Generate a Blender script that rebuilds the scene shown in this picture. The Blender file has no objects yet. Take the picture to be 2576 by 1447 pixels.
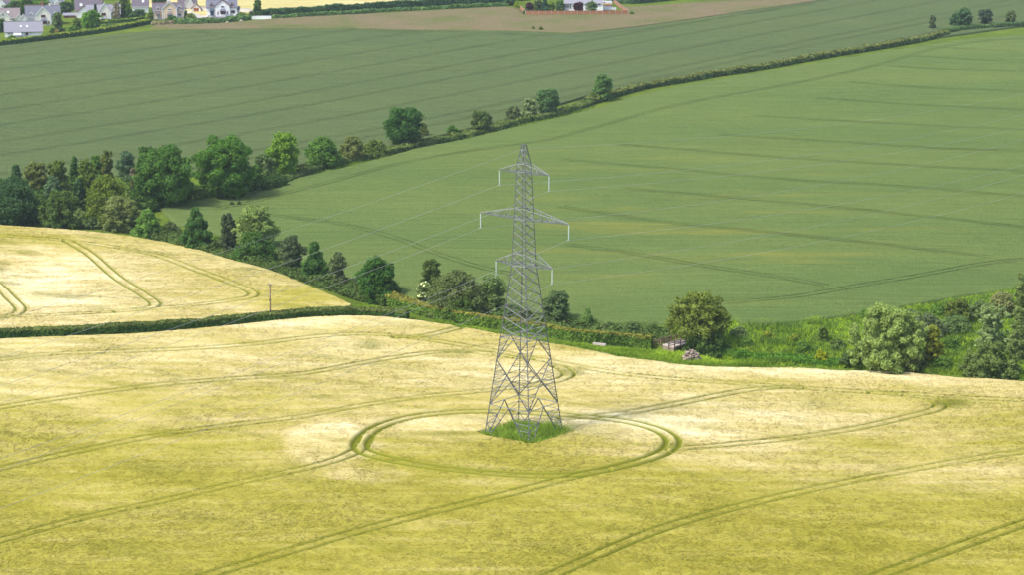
import bpy, math, random
import numpy as np

R = math.radians
SC = bpy.context.scene
COL = SC.collection
rng = np.random.default_rng(7)

# ------------------------------------------------------------------ camera, sky, sun, exposure
FPX, PITCH, CAMH = 5220.0, R(12.0), 88.7          # focal length in units of a 2576-wide frame
CX, CY = 1288.0, 723.5
cam_data = bpy.data.cameras.new("camera")
cam_data.sensor_width = 36.0
cam_data.lens = 36.0 * FPX / 2576.0
cam_data.clip_start = 1.0
cam_data.clip_end = 20000.0
cam = bpy.data.objects.new("camera", cam_data)
COL.objects.link(cam)
cam.location = (0, 0, CAMH)
cam.rotation_euler = (R(90) - PITCH, 0, 0)
SC.camera = cam

SUN_EL, SUN_AZ = R(55), R(-121)                    # azimuth measured from +Y (away from camera), negative = to the left
world = bpy.data.worlds.new("World")
SC.world = world
world.use_nodes = True
wn = world.node_tree
sky = wn.nodes.new("ShaderNodeTexSky")
sky.sky_type = 'NISHITA'
sky.sun_disc = False
sky.sun_elevation = SUN_EL
sky.sun_rotation = SUN_AZ
sky.air_density = 1.0
sky.dust_density = 2.5
bg = wn.nodes["Background"]
bg.inputs["Strength"].default_value = 0.15
wn.links.new(sky.outputs[0], bg.inputs["Color"])
sun_data = bpy.data.lights.new("sun", 'SUN')
sun_data.energy = 2.15
sun_data.angle = R(7.0)
sun_data.color = (1.0, 0.955, 0.88)
sun = bpy.data.objects.new("sun", sun_data)
COL.objects.link(sun)
sdir = (math.sin(SUN_AZ) * math.cos(SUN_EL), math.cos(SUN_AZ) * math.cos(SUN_EL), math.sin(SUN_EL))
sun.location = (sdir[0] * 300, 300 + sdir[1] * 300, sdir[2] * 300)
from mathutils import Vector, Matrix
sun.rotation_euler = Vector(sdir).to_track_quat('Z', 'Y').to_euler()
SC.view_settings.view_transform = 'Standard'
SC.view_settings.look = 'None'
SC.view_settings.exposure = 0.90
SC.view_settings.gamma = 1.0
SC.render.engine = 'CYCLES'
SC.cycles.max_bounces = 8
SC.cycles.diffuse_bounces = 5
SC.cycles.transmission_bounces = 4
SC.cycles.transparent_max_bounces = 8
SC.cycles.use_denoising = True

# ------------------------------------------------------------------ noise and terrain
def _h(ix, iy, seed):
    n = (ix.astype(np.int64) * 374761393 + iy.astype(np.int64) * 668265263 + seed * 982451653) & 0x7fffffff
    n = (n ^ (n >> 13)) * 1274126177 & 0x7fffffff
    n = n ^ (n >> 16)
    return (n & 0xffff) / 65535.0

def vnoise(x, y, seed=0):
    x = np.asarray(x, float); y = np.asarray(y, float)
    ix = np.floor(x); iy = np.floor(y)
    fx = x - ix; fy = y - iy
    fx = fx * fx * (3 - 2 * fx); fy = fy * fy * (3 - 2 * fy)
    a = _h(ix, iy, seed); b = _h(ix + 1, iy, seed)
    c = _h(ix, iy + 1, seed); d = _h(ix + 1, iy + 1, seed)
    return (a + (b - a) * fx) * (1 - fy) + (c + (d - c) * fx) * fy

def fbm(x, y, seed=0, oct=4):
    s = 0; amp = .5; t = 0
    for k in range(oct):
        s = s + amp * vnoise(x * 2 ** k + 17.3 * k, y * 2 ** k - 9.1 * k, seed + k); t += amp; amp *= .5
    return s / t

def flat_at(px, py):
    dep = PITCH + math.atan((py - CY) / FPX)
    Y = CAMH / math.tan(dep)
    return ((px - CX) / FPX * (Y * math.cos(PITCH) + CAMH * math.sin(PITCH)), Y)

STREAM = np.array([flat_at(*p) for p in [(-400, 545), (0, 575), (300, 585), (480, 625), (640, 665), (780, 705), (900, 748), (1000, 770),
          (1250, 805), (1400, 825), (1550, 850), (1680, 868), (1800, 890), (1950, 905), (2100, 915), (2300, 930), (2576, 945), (3000, 965)]])

def seg_dist(x, y, pl):
    d = np.full(np.shape(x), 1e9)
    for a, b in zip(pl[:-1], pl[1:]):
        v = b - a; L = (v @ v) + 1e-9
        t = np.clip(((x - a[0]) * v[0] + (y - a[1]) * v[1]) / L, 0, 1)
        d = np.minimum(d, np.hypot(x - a[0] - t * v[0], y - a[1] - t * v[1]))
    return d

def terr(x, y):
    x = np.asarray(x, float); y = np.asarray(y, float)
    s = (y - 450) / 60.0
    ramp = .035 * 60 * np.where(s > 20, s, np.log1p(np.exp(np.minimum(s, 20))))
    ramp = np.where(ramp > 22, 22 + 60 * (1 - np.exp(-(ramp - 22) / 60)), ramp)
    und = .55 * np.sin(x / 31. + .6) * np.sin(y / 37. + 1.1) + .35 * np.sin(x / 17. - y / 29.)
    und = und * np.clip((y - 180) / 60, 0, 1) * np.clip((520 - y) / 80, 0, 1)
    und = und + 1.2 * np.sin(x / 95. + 2) * np.sin(y / 120.) * np.clip((y - 520) / 120, 0, 1)
    # levels out under the pylon
    k = np.exp(-(((x - 1.7) / 16) ** 2 + ((y - 307) / 18) ** 2))
    und = und * (1 - k)
    near = (y > 330) & (y < 600) & (np.abs(x) < 260)
    dip = np.zeros(np.shape(x))
    if np.any(near):
        if np.ndim(x) == 0:
            dip = -1.5 * np.exp(-(seg_dist(x, y, STREAM) / 5.0) ** 2)
        else:
            dip[near] = -1.5 * np.exp(-(seg_dist(x[near], y[near], STREAM) / 5.0) ** 2)
    return ramp + und + dip

def at(px, py, h=0.0):
    """ground point (plus h) seen at a point of the 2576 x 1447 frame"""
    cx = (px - CX) / FPX; cy = -(py - CY) / FPX
    dx, dy, dz = cx, math.cos(PITCH) + cy * math.sin(PITCH), -math.sin(PITCH) + cy * math.cos(PITCH)
    z = h
    for _ in range(60):
        t = (z - CAMH) / dz
        zn = float(terr(dx * t, dy * t)) + h
        z = z + .6 * (zn - z)
    t = (z - CAMH) / dz
    return np.array([dx * t, dy * t])

def G(p, dz=0.0):
    return (float(p[0]), float(p[1]), float(terr(p[0], p[1])) + dz)

def ppm(x, y, z=0.0):
    """frame pixels (2576 wide) per metre at a point"""
    return FPX / (y * math.cos(PITCH) - (z - CAMH) * math.sin(PITCH))

def project(x, y, z):
    d = y * math.cos(PITCH) - (z - CAMH) * math.sin(PITCH)
    u = (z - CAMH) * math.cos(PITCH) + y * math.sin(PITCH)
    return CX + FPX * x / d, CY - FPX * u / d

def polyw(pts, h=0.0):
    return np.array([at(p[0], p[1], h) for p in pts])

def smooth(pl, step=3.0, closed=False):
    pl = np.asarray(pl, float)
    n = len(pl); out = []
    rngk = range(n if closed else n - 1)
    for i in rngk:
        if closed:
            p0, p1, p2, p3 = pl[(i - 1) % n], pl[i], pl[(i + 1) % n], pl[(i + 2) % n]
        else:
            p0, p1, p2, p3 = pl[max(i - 1, 0)], pl[i], pl[i + 1], pl[min(i + 2, n - 1)]
        m = max(2, int(np.linalg.norm(p2 - p1) / step))
        # centripetal-ish: limit tangents
        t1 = (p2 - p0) * .5; t2 = (p3 - p1) * .5
        L = np.linalg.norm(p2 - p1)
        for t_ in (t1, t2):
            q = np.linalg.norm(t_)
            if q > L: t_ *= L / q
        for t in np.linspace(0, 1, m, endpoint=False):
            h00 = 2 * t ** 3 - 3 * t * t + 1; h10 = t ** 3 - 2 * t * t + t; h01 = -2 * t ** 3 + 3 * t * t; h11 = t ** 3 - t * t
            out.append(h00 * p1 + h10 * t1 + h01 * p2 + h11 * t2)
    out.append(pl[0] if closed else pl[-1])
    return np.array(out)

def inside(x, y, poly):
    r = np.zeros(np.shape(x), bool)
    n = len(poly); j = n - 1
    for i in range(n):
        xi, yi = poly[i]; xj, yj = poly[j]
        if yi != yj:
            c = ((yi > y) != (yj > y)) & (x < (xj - xi) * (y - yi) / (yj - yi) + xi)
            r ^= c
        j = i
    return r

# ------------------------------------------------------------------ object helpers
def tag(o, label=None, cat=None, group=None, kind=None):
    if label: o["label"] = label
    if cat: o["category"] = cat
    if group: o["group"] = group
    if kind: o["kind"] = kind
    return o

def thing(name, label, cat, loc=(0, 0, 0), rz=0.0, group=None):
    o = bpy.data.objects.new(name, None)
    o.empty_display_size = .2
    COL.objects.link(o)
    o.location = loc; o.rotation_euler = (0, 0, rz)
    return tag(o, label, cat, group)

def link(name, me, mats, parent=None):
    o = bpy.data.objects.new(name, me)
    for m in (mats if isinstance(mats, (list, tuple)) else [mats]):
        me.materials.append(m)
    COL.objects.link(o)
    if parent is not None: o.parent = parent
    return o

def npmesh(name, V, Fc, attrs=None, matidx=None, smooth_shade=False):
    """V (n,3), Fc (m,k) with constant k"""
    V = np.ascontiguousarray(V, np.float32); Fc = np.ascontiguousarray(Fc, np.int32)
    m, k = Fc.shape
    me = bpy.data.meshes.new(name)
    me.vertices.add(len(V)); me.vertices.foreach_set("co", V.ravel())
    me.loops.add(m * k); me.loops.foreach_set("vertex_index", Fc.ravel())
    me.polygons.add(m)
    me.polygons.foreach_set("loop_start", np.arange(0, m * k, k, dtype=np.int32))
    me.polygons.foreach_set("loop_total", np.full(m, k, np.int32))
    if matidx is not None: me.polygons.foreach_set("material_index", np.asarray(matidx, np.int32))
    me.polygons.foreach_set("use_smooth", np.full(m, smooth_shade, bool))
    for nm, (dom, arr) in (attrs or {}).items():
        a = me.attributes.new(nm, 'FLOAT', dom)
        a.data.foreach_set("value", np.ascontiguousarray(arr, np.float32))
    me.update(calc_edges=True)
    me.validate()
    return me

class MB:
    """collects boxes, bars, prisms, tubes in one mesh"""
    def __init__(s): s.v = []; s.f = []; s.m = []; s.mi = 0
    def mat(s, i): s.mi = i; return s
    def add(s, vs, fs):
        b = len(s.v); s.v += [tuple(map(float, v)) for v in vs]; s.f += [tuple(b + i for i in f) for f in fs]; s.m += [s.mi] * len(fs)
        return s
    def box(s, c, d, rz=0.0):
        c = np.array(c); hx, hy, hz = d[0] / 2, d[1] / 2, d[2] / 2
        cs, sn = math.cos(rz), math.sin(rz); vs = []
        for z in (-hz, hz):
            for x, y in ((-hx, -hy), (hx, -hy), (hx, hy), (-hx, hy)):
                vs.append((c[0] + x * cs - y * sn, c[1] + x * sn + y * cs, c[2] + z))
        return s.add(vs, [(3, 2, 1, 0), (4, 5, 6, 7), (0, 1, 5, 4), (1, 2, 6, 5), (2, 3, 7, 6), (3, 0, 4, 7)])
    def bar(s, a, b, w=.1, t=None):
        t = t or w
        a = np.array(a, float); b = np.array(b, float); d = b - a; L = np.linalg.norm(d)
        if L < 1e-6: return s
        d /= L; up = np.array([0, 0, 1.]) if abs(d[2]) < .9 else np.array([1., 0, 0])
        u = np.cross(d, up); u /= np.linalg.norm(u); v = np.cross(u, d)
        vs = []
        for p in (a, b):
            for i, j in ((-1, -1), (1, -1), (1, 1), (-1, 1)):
                vs.append(p + u * i * w / 2 + v * j * t / 2)
        return s.add(vs, [(0, 1, 2, 3), (7, 6, 5, 4), (0, 4, 5, 1), (1, 5, 6, 2), (2, 6, 7, 3), (3, 7, 4, 0)])
    def tube(s, pts, rad, n=8, cap=True):
        pts = np.asarray(pts, float); rings = []
        rad = np.broadcast_to(np.asarray(rad, float), (len(pts),))
        b = len(s.v)
        for i, p in enumerate(pts):
            d = pts[min(i + 1, len(pts) - 1)] - pts[max(i - 1, 0)]; d = d / (np.linalg.norm(d) + 1e-9)
            up = np.array([0, 0, 1.]) if abs(d[2]) < .9 else np.array([1., 0, 0])
            u = np.cross(d, up); u /= np.linalg.norm(u); v = np.cross(u, d)
            for k in range(n):
                a = 2 * math.pi * k / n
                s.v.append(tuple(p + rad[i] * (u * math.cos(a) + v * math.sin(a))))
        for i in range(len(pts) - 1):
            for k in range(n):
                k2 = (k + 1) % n
                s.f.append((b + i * n + k, b + i * n + k2, b + (i + 1) * n + k2, b + (i + 1) * n + k)); s.m.append(s.mi)
        if cap:
            s.f.append(tuple(b + k for k in range(n))[::-1]); s.m.append(s.mi)
            s.f.append(tuple(b + (len(pts) - 1) * n + k for k in range(n))); s.m.append(s.mi)
        return s
    def poly_prism(s, ring, off):
        """ring of 3-D points extruded by vector off"""
        n = len(ring); vs = [np.array(p, float) for p in ring]; vs += [p + np.array(off, float) for p in vs]
        return s.add(vs, [tuple(range(n))[::-1], tuple(range(n, 2 * n))] + [(i, (i + 1) % n, n + (i + 1) % n, n + i) for i in range(n)])
    def build(s, name, mats, parent=None, smooth_shade=False):
        me = bpy.data.meshes.new(name)
        me.from_pydata(s.v, [], s.f)
        me.polygons.foreach_set("material_index", s.m)
        me.polygons.foreach_set("use_smooth", [smooth_shade] * len(s.f))
        me.validate(); me.update()
        return link(name, me, mats, parent)

# ------------------------------------------------------------------ materials
def newmat(name):
    m = bpy.data.materials.new(name); m.use_nodes = True
    nt = m.node_tree; nt.nodes.clear()
    out = nt.nodes.new("ShaderNodeOutputMaterial")
    return m, nt, out

def N(nt, t, **kw):
    n = nt.nodes.new(t)
    for k, v in kw.items():
        if k.startswith("_"): setattr(n, k[1:], v)
        else: n.inputs[k.replace("__", " ")].default_value = v
    return n

def ramp(nt, fac, stops):
    r = nt.nodes.new("ShaderNodeValToRGB")
    e = r.color_ramp.elements
    while len(e) < len(stops): e.new(.5)
    for i, (p, c) in enumerate(stops):
        e[i].position = p; e[i].color = (*c, 1)
    nt.links.new(fac, r.inputs[0])
    return r.outputs[0]

def mixc(nt, fac, a, b, mode='MIX'):
    m = nt.nodes.new("ShaderNodeMix"); m.data_type = 'RGBA'; m.blend_type = mode
    for sock, v in ((m.inputs[0], fac), (m.inputs[6], a), (m.inputs[7], b)):
        if hasattr(v, "is_output"): nt.links.new(v, sock)
        elif isinstance(v, (int, float)): sock.default_value = v
        else: sock.default_value = (*v, 1)
    return m.outputs[2]

def math_(nt, op, a, b=0.0, c=None, clamp=False):
    m = nt.nodes.new("ShaderNodeMath"); m.operation = op; m.use_clamp = clamp
    for i, v in enumerate([a, b] + ([c] if c is not None else [])):
        if hasattr(v, "is_output"): nt.links.new(v, m.inputs[i])
        else: m.inputs[i].default_value = v
    return m.outputs[0]

def noise(nt, scale, detail=3, rough=.55, vec=None, mapscale=None, rot=0.0):
    tc = nt.nodes.new("ShaderNodeTexCoord")
    src = tc.outputs["Object"]
    if mapscale or rot:
        mp = nt.nodes.new("ShaderNodeMapping")
        mp.inputs["Rotation"].default_value = (0, 0, rot)
        if mapscale: mp.inputs["Scale"].default_value = mapscale
        nt.links.new(src, mp.inputs[0]); src = mp.outputs[0]
    n = nt.nodes.new("ShaderNodeTexNoise")
    n.inputs["Scale"].default_value = scale; n.inputs["Detail"].default_value = detail; n.inputs["Roughness"].default_value = rough
    nt.links.new(src, n.inputs["Vector"])
    return n.outputs["Fac"]

def attr(nt, name):
    a = nt.nodes.new("ShaderNodeAttribute"); a.attribute_name = name
    return a.outputs["Fac"]

def stretch(nt, f, lo, hi):
    mr = nt.nodes.new("ShaderNodeMapRange"); mr.inputs[1].default_value = lo; mr.inputs[2].default_value = hi
    nt.links.new(f, mr.inputs[0]); return mr.outputs[0]

def leafy_output(nt, out, color, trans=.3, bump=None):
    d = nt.nodes.new("ShaderNodeBsdfDiffuse"); nt.links.new(color, d.inputs[0])
    t = nt.nodes.new("ShaderNodeBsdfTranslucent")
    tcol = mixc(nt, 1.0, color, (1.15, 1.1, .62), 'MULTIPLY')
    nt.links.new(tcol, t.inputs[0])
    m = nt.nodes.new("ShaderNodeMixShader"); m.inputs[0].default_value = trans
    nt.links.new(d.outputs[0], m.inputs[1]); nt.links.new(t.outputs[0], m.inputs[2])
    nt.links.new(m.outputs[0], out.inputs[0])
    return d

_leaf = {}
def leaf_mat(col, trans=.28):
    key = (col, trans)
    if key in _leaf: return _leaf[key]
    m, nt, out = newmat("foliage")
    tone = attr(nt, "tone")
    n = noise(nt, .55, 3)
    v = math_(nt, 'MULTIPLY_ADD', tone, .40, 1.16)
    v = math_(nt, 'ADD', v, math_(nt, 'MULTIPLY_ADD', n, .5, -.18))
    hs = nt.nodes.new("ShaderNodeHueSaturation")
    hs.inputs["Color"].default_value = (min(1, col[0] * 1.12), min(1, col[1] * 1.24), col[2] * .92, 1)
    nt.links.new(math_(nt, 'MULTIPLY_ADD', tone, -.012, .505), hs.inputs["Hue"])
    nt.links.new(v, hs.inputs["Value"])
    leafy_output(nt, out, hs.outputs[0], trans)
    _leaf[key] = m
    return m

def simple(name, col, rough=.8, nscale=None, namp=.25, metal=0.0, bump=0.0):
    m, nt, out = newmat(name)
    b = nt.nodes.new("ShaderNodeBsdfPrincipled")
    b.inputs["Roughness"].default_value = rough; b.inputs["Metallic"].default_value = metal
    if nscale:
        n = noise(nt, nscale, 4)
        c = mixc(nt, n, tuple(x * (1 - namp) for x in col), tuple(min(1, x * (1 + namp)) for x in col))
        nt.links.new(c, b.inputs["Base Color"])
        if bump:
            bp = nt.nodes.new("ShaderNodeBump"); bp.inputs["Strength"].default_value = bump
            nt.links.new(n, bp.inputs["Height"]); nt.links.new(bp.outputs[0], b.inputs["Normal"])
    else:
        b.inputs["Base Color"].default_value = (*col, 1)
    nt.links.new(b.outputs[0], out.inputs[0])
    return m

def barley_mat(name, blades):
    m, nt, out = newmat(name)
    ripe_and_light = attr(nt, "ripe_and_light"); green = attr(nt, "green")
    n1 = noise(nt, 1.0, 4, .6, mapscale=(.06, .42, 1), rot=R(17))
    n2 = noise(nt, 3.6, 4, .7, mapscale=(.5, 1.6, 1), rot=R(22))
    f = math_(nt, 'ADD', ripe_and_light, math_(nt, 'MULTIPLY_ADD', stretch(nt, n1, .3, .7), .34, -.17))
    f = math_(nt, 'ADD', f, math_(nt, 'MULTIPLY_ADD', stretch(nt, n2, .3, .7), .13, -.065))
    if blades:
        f = math_(nt, 'ADD', f, math_(nt, 'MULTIPLY', attr(nt, "tone"), .20))
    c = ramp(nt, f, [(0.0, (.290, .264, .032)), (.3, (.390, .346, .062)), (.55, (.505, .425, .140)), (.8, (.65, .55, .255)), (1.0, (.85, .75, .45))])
    c = mixc(nt, green, c, (.150, .165, .014))
    leafy_output(nt, out, c, .08)
    return m

def wheat_mat(name, base, alt, dark, streak_rot, yellow=None):
    m, nt, out = newmat(name)
    n1 = noise(nt, .02, 4, .55, mapscale=(.5, 1.4, 1), rot=streak_rot)
    n2 = noise(nt, .5, 4, .65, mapscale=(.25, 1.4, 1), rot=streak_rot)
    n3 = noise(nt, 2.6, 3, .7)
    c = mixc(nt, stretch(nt, n1, .35, .65), base, alt)
    n4 = noise(nt, 1.0, 3, .6, mapscale=(.03, .9, 1), rot=streak_rot)
    v = math_(nt, 'ADD', math_(nt, 'MULTIPLY_ADD', stretch(nt, n2, .25, .75), .22, .60), math_(nt, 'MULTIPLY_ADD', stretch(nt, n3, .25, .75), .62, -.18))
    v = math_(nt, 'ADD', v, math_(nt, 'MULTIPLY', stretch(nt, n4, .3, .7), .18))
    c = mixc(nt, 1.0, c, v, 'MULTIPLY')
    if yellow:
        ny = noise(nt, .055, 4, .6, mapscale=(.35, 1.5, 1), rot=streak_rot)
        yf = math_(nt, 'MULTIPLY', stretch(nt, ny, .54, .85), attr(nt, "yellow"), clamp=True)
        c = mixc(nt, yf, c, yellow)
    c = mixc(nt, attr(nt, "track"), c, dark)
    d = leafy_output(nt, out, c, .15)
    bp = nt.nodes.new("ShaderNodeBump"); bp.inputs["Strength"].default_value = 1.0; bp.inputs["Distance"].default_value = .35
    nt.links.new(math_(nt, 'ADD', n3, n2), bp.inputs["Height"]); nt.links.new(bp.outputs[0], d.inputs["Normal"])
    return m

def grass_mat(name, cols, scale=.12, bump=.6, fine=1.6):
    m, nt, out = newmat(name)
    n1 = noise(nt, scale, 5, .6); n2 = noise(nt, fine, 4, .65)
    c = ramp(nt, stretch(nt, n1, .3, .7), [(i / (len(cols) - 1), k) for i, k in enumerate(cols)])
    c = mixc(nt, 1.0, c, math_(nt, 'MULTIPLY_ADD', n2, .9, .5), 'MULTIPLY')
    d = leafy_output(nt, out, c, .1)
    bp = nt.nodes.new("ShaderNodeBump"); bp.inputs["Strength"].default_value = bump; bp.inputs["Distance"].default_value = .4
    nt.links.new(n2, bp.inputs["Height"]); nt.links.new(bp.outputs[0], d.inputs["Normal"])
    return m

M = {}
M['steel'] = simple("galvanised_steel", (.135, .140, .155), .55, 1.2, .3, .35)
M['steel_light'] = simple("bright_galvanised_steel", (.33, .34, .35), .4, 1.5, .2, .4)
M['insul'] = simple("insulator_glass", (.48, .58, .56), .15)
M['wire'] = simple("conductor", (.36, .36, .36), .5)
M['ground'] = grass_mat("ground_grass", [(.085, .135, .020), (.120, .180, .024), (.155, .21, .030)])
M['meadow'] = grass_mat("meadow_grass", [(.215, .172, .098), (.205, .168, .092), (.190, .165, .082), (.160, .162, .064), (.12, .155, .048)], .05, .8, .9)
M['lawn'] = grass_mat("lawn", [(.11, .16, .03), (.15, .19, .04)], .2, .3)
M['bark'] = simple("bark", (.085, .068, .05), .9, 4, .4, bump=.4)
M['palebark'] = simple("pale_bark", (.30, .26, .21), .9, 4, .3)
M['wood'] = simple("weathered_wood", (.19, .13, .085), .85, 6, .35)
M['concrete'] = simple("pale_concrete", (.48, .41, .38), .9, 1.3, .25)
M['stone'] = simple("rubble_stone", (.26, .20, .145), .9, 2.2, .45, bump=.3)
M['soil'] = simple("soil", (.16, .11, .075), .95, 2, .3)
M['track'] = grass_mat("wheel_rut", [(.050, .085, .034), (.062, .098, .040)], .3, .4)

# ------------------------------------------------------------------ ground
def axis(lo, hi, a, b, step, mid_lo=None, mid_hi=None, mstep=None, ncoarse=24):
    L = [np.linspace(lo, a, ncoarse, endpoint=False)]
    if mid_lo is not None:
        L += [np.arange(a, mid_lo, mstep), np.arange(mid_lo, mid_hi, step), np.arange(mid_hi, b, mstep)]
    else:
        L += [np.arange(a, b, step)]
    L += [np.linspace(b, hi, ncoarse)]
    return np.unique(np.concatenate(L))

gx = axis(-4000, 4000, -460, 460, 1.5, -170, 150, 5)
gy = axis(-1500, 6500, 150, 1160, 1.5, 330, 560, 5)
XX, YY = np.meshgrid(gx, gy)
ZZ = terr(XX, YY)
nx, ny = len(gx), len(gy)
idx = np.arange(nx * ny).reshape(ny, nx)
Fg = np.stack([idx[:-1, :-1], idx[:-1, 1:], idx[1:, 1:], idx[1:, :-1]], -1).reshape(-1, 4)
me = npmesh("ground", np.stack([XX, YY, ZZ], -1).reshape(-1, 3), Fg, smooth_shade=True)
tag(link("ground", me, M['ground']), "rough green grass of the field margins and stream banks", "ground", kind="structure")

# ------------------------------------------------------------------ fields
def field_grid(poly, sx, sy, h, tracks=(), half=1.0, rw=.28, depth=.50, rough=.05, attrs_fn=None, skirt=True, taper=None):
    """a crop canopy: fine grid clipped to the polygon, snapped to its outline, with ruts pressed in; returns arrays"""
    lo = poly.min(0) - 1; hi = poly.max(0) + 1
    xs = np.arange(lo[0], hi[0], sx); ys = np.arange(lo[1], hi[1], sy)
    X, Y = np.meshgrid(xs, ys)
    dist = np.full(X.shape, 9.0)
    for tr in tracks:
        tr, wm = tr if isinstance(tr, tuple) else (tr, 1.0)
        dt = np.full(X.shape, 99.0, np.float32)
        for a, b in zip(tr[:-1], tr[1:]):
            x0, x1 = sorted((a[0], b[0])); y0, y1 = sorted((a[1], b[1]))
            i0 = np.searchsorted(xs, x0 - 3); i1 = np.searchsorted(xs, x1 + 3)
            j0 = np.searchsorted(ys, y0 - 3); j1 = np.searchsorted(ys, y1 + 3)
            if i0 >= i1 or j0 >= j1: continue
            xx = X[j0:j1, i0:i1]; yy = Y[j0:j1, i0:i1]
            v = b - a; L = v @ v + 1e-9
            t = np.clip(((xx - a[0]) * v[0] + (yy - a[1]) * v[1]) / L, 0, 1)
            d = np.hypot(xx - a[0] - t * v[0], yy - a[1] - t * v[1])
            dt[j0:j1, i0:i1] = np.minimum(dt[j0:j1, i0:i1], d)
        # each track keeps its own pair of ruts: combine ruts, not centre lines
        dist = np.minimum(dist, np.abs(dt - half) / wm)
    track = np.exp(-(dist / rw) ** 2)
    xc = (X[:-1, :-1] + X[1:, 1:]) / 2; yc = (Y[:-1, :-1] + Y[1:, 1:]) / 2
    keep = inside(xc, yc, poly)
    ids = np.arange(X.size).reshape(X.shape)
    Fq = np.stack([ids[:-1, :-1], ids[:-1, 1:], ids[1:, 1:], ids[1:, :-1]], -1)[keep]
    used = np.zeros(X.size, int)
    cnt = np.bincount(Fq.ravel(), minlength=X.size)
    bnd = np.nonzero((cnt > 0) & (cnt < 4))[0]
    xf = X.ravel().copy(); yf = Y.ravel().copy()
    bx = xf[bnd].copy(); by = yf[bnd].copy()
    best = np.full(len(bnd), 1e9); nxb = bx.copy(); nyb = by.copy()
    for a, b in zip(poly, np.roll(poly, -1, 0)):
        v = b - a; L = v @ v + 1e-9
        t = np.clip(((bx - a[0]) * v[0] + (by - a[1]) * v[1]) / L, 0, 1)
        qx = a[0] + t * v[0]; qy = a[1] + t * v[1]
        d = np.hypot(bx - qx, by - qy); w = d < best
        best[w] = d[w]; nxb[w] = qx[w]; nyb[w] = qy[w]
    ok = best < 1.2 * max(sx, sy)
    wob = (vnoise(nxb / 1.3, nyb / 1.3, 5) - .5) * .5
    xf[bnd[ok]] = nxb[ok] + wob[ok]; yf[bnd[ok]] = nyb[ok] + wob[ok]
    zt = terr(xf, yf)
    hh = h * (1 + .0 * xf)
    z = zt + hh - depth * track.ravel() + rough * 2 * (fbm(xf / .9, yf / 1.4, 3, 3) - .5) * 2
    V = np.stack([xf, yf, z], -1)
    # edges used once -> skirt down to the ground
    E_ = np.concatenate([Fq[:, [0, 1]], Fq[:, [1, 2]], Fq[:, [2, 3]], Fq[:, [3, 0]]])
    key = np.sort(E_, 1); key = key[:, 0].astype(np.int64) * X.size + key[:, 1]
    u, inv, c = np.unique(key, return_inverse=True, return_counts=True)
    be = E_[c[inv] == 1]
    nb = len(V)
    remap = np.full(X.size, -1)
    ub = np.unique(be); remap[ub] = nb + np.arange(len(ub))
    low = V[ub].copy(); low[:, 2] = zt[ub] - .15
    V = np.vstack([V, low])
    Fs = np.stack([be[:, 1], be[:, 0], remap[be[:, 0]], remap[be[:, 1]]], -1)
    Fq = np.vstack([Fq, Fs])
    usedv = np.unique(Fq); rm = np.full(len(V), -1); rm[usedv] = np.arange(len(usedv))
    A = {'track': np.concatenate([track.ravel(), track.ravel()[ub]])[usedv]}
    return dict(V=V[usedv], F=rm[Fq], A=A, xs=xs, ys=ys, track=track)

# --- barley by the pylon (near field) and the barley behind the left hedge
NEAR = polyw([(-420, 868), (-200, 860), (0, 852), (150, 846), (350, 838), (500, 826), (640, 812), (720, 803), (800, 797), (880, 794), (960, 796), (1030, 803),
              (1120, 815), (1250, 838), (1380, 862), (1480, 880), (1560, 898), (1640, 907), (1700, 916), (1780, 922), (1950, 926), (2150, 933),
              (2350, 943), (2576, 960), (2800, 975), (3050, 990), (3050, 1900), (-420, 1900)], .75)
NEAR = smooth(NEAR[:26], 4).tolist() + NEAR[26:].tolist(); NEAR = np.array(NEAR)
LEFT = polyw([(-420, 525), (-200, 548), (0, 566), (150, 575), (300, 590), (420, 608), (500, 622), (600, 650), (680, 680), (760, 712), (840, 745),
              (885, 767), (860, 776), (780, 778), (700, 780), (600, 796), (500, 806), (350, 819), (150, 829), (0, 835), (-200, 842), (-420, 850)], .7)
tr = lambda pts, h=.7: smooth(polyw(pts, h), 2.0)
TN = [tr(p) for p in [
    [(-200, 925), (0, 905), (100, 892), (300, 884), (500, 876), (640, 865), (760, 850), (850, 842), (920, 840), (1000, 845), (1100, 858), (1200, 875), (1300, 893),
     (1400, 912), (1500, 930), (1600, 945), (1750, 958), (1900, 968), (2000, 975), (2150, 985), (2300, 992), (2400, 1000), (2576, 1007), (2800, 1016)],
    [(1000, 848), (1080, 842), (1150, 825)],
    [(-200, 1060), (0, 1025), (200, 995), (400, 968), (600, 952), (760, 940), (900, 915), (1000, 898), (1100, 885), (1170, 884), (1250, 892), (1330, 903)],
    [(-200, 1230), (0, 1180), (200, 1135), (400, 1095), (600, 1068), (760, 1048), (900, 1022), (1050, 1000), (1200, 985), (1320, 972), (1410, 955), (1432, 938), (1405, 922)],
    [(-200, 1415), (0, 1360), (200, 1305), (400, 1262), (600, 1215), (760, 1180), (850, 1155), (905, 1128), (925, 1095)],
    [(1690, 1130), (1830, 1119), (1988, 1103), (2163, 1076), (2288, 1047), (2345, 1033), (2368, 1018), (2345, 1004), (2270, 993), (2200, 988)],
    [(1420, 1052), (1560, 1041), (1700, 1016), (1780, 1000), (1870, 983), (1950, 975), (2010, 974)],
    [(350, 1510), (525, 1447), (700, 1395), (900, 1337), (1100, 1285), (1288, 1240), (1440, 1200), (1520, 1182)],
    [(1230, 1510), (1388, 1447), (1678, 1325), (2038, 1232), (2433, 1157), (2576, 1136), (2760, 1110)],
    [(2050, 1510), (2213, 1447), (2576, 1317), (2760, 1260)]]]
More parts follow.
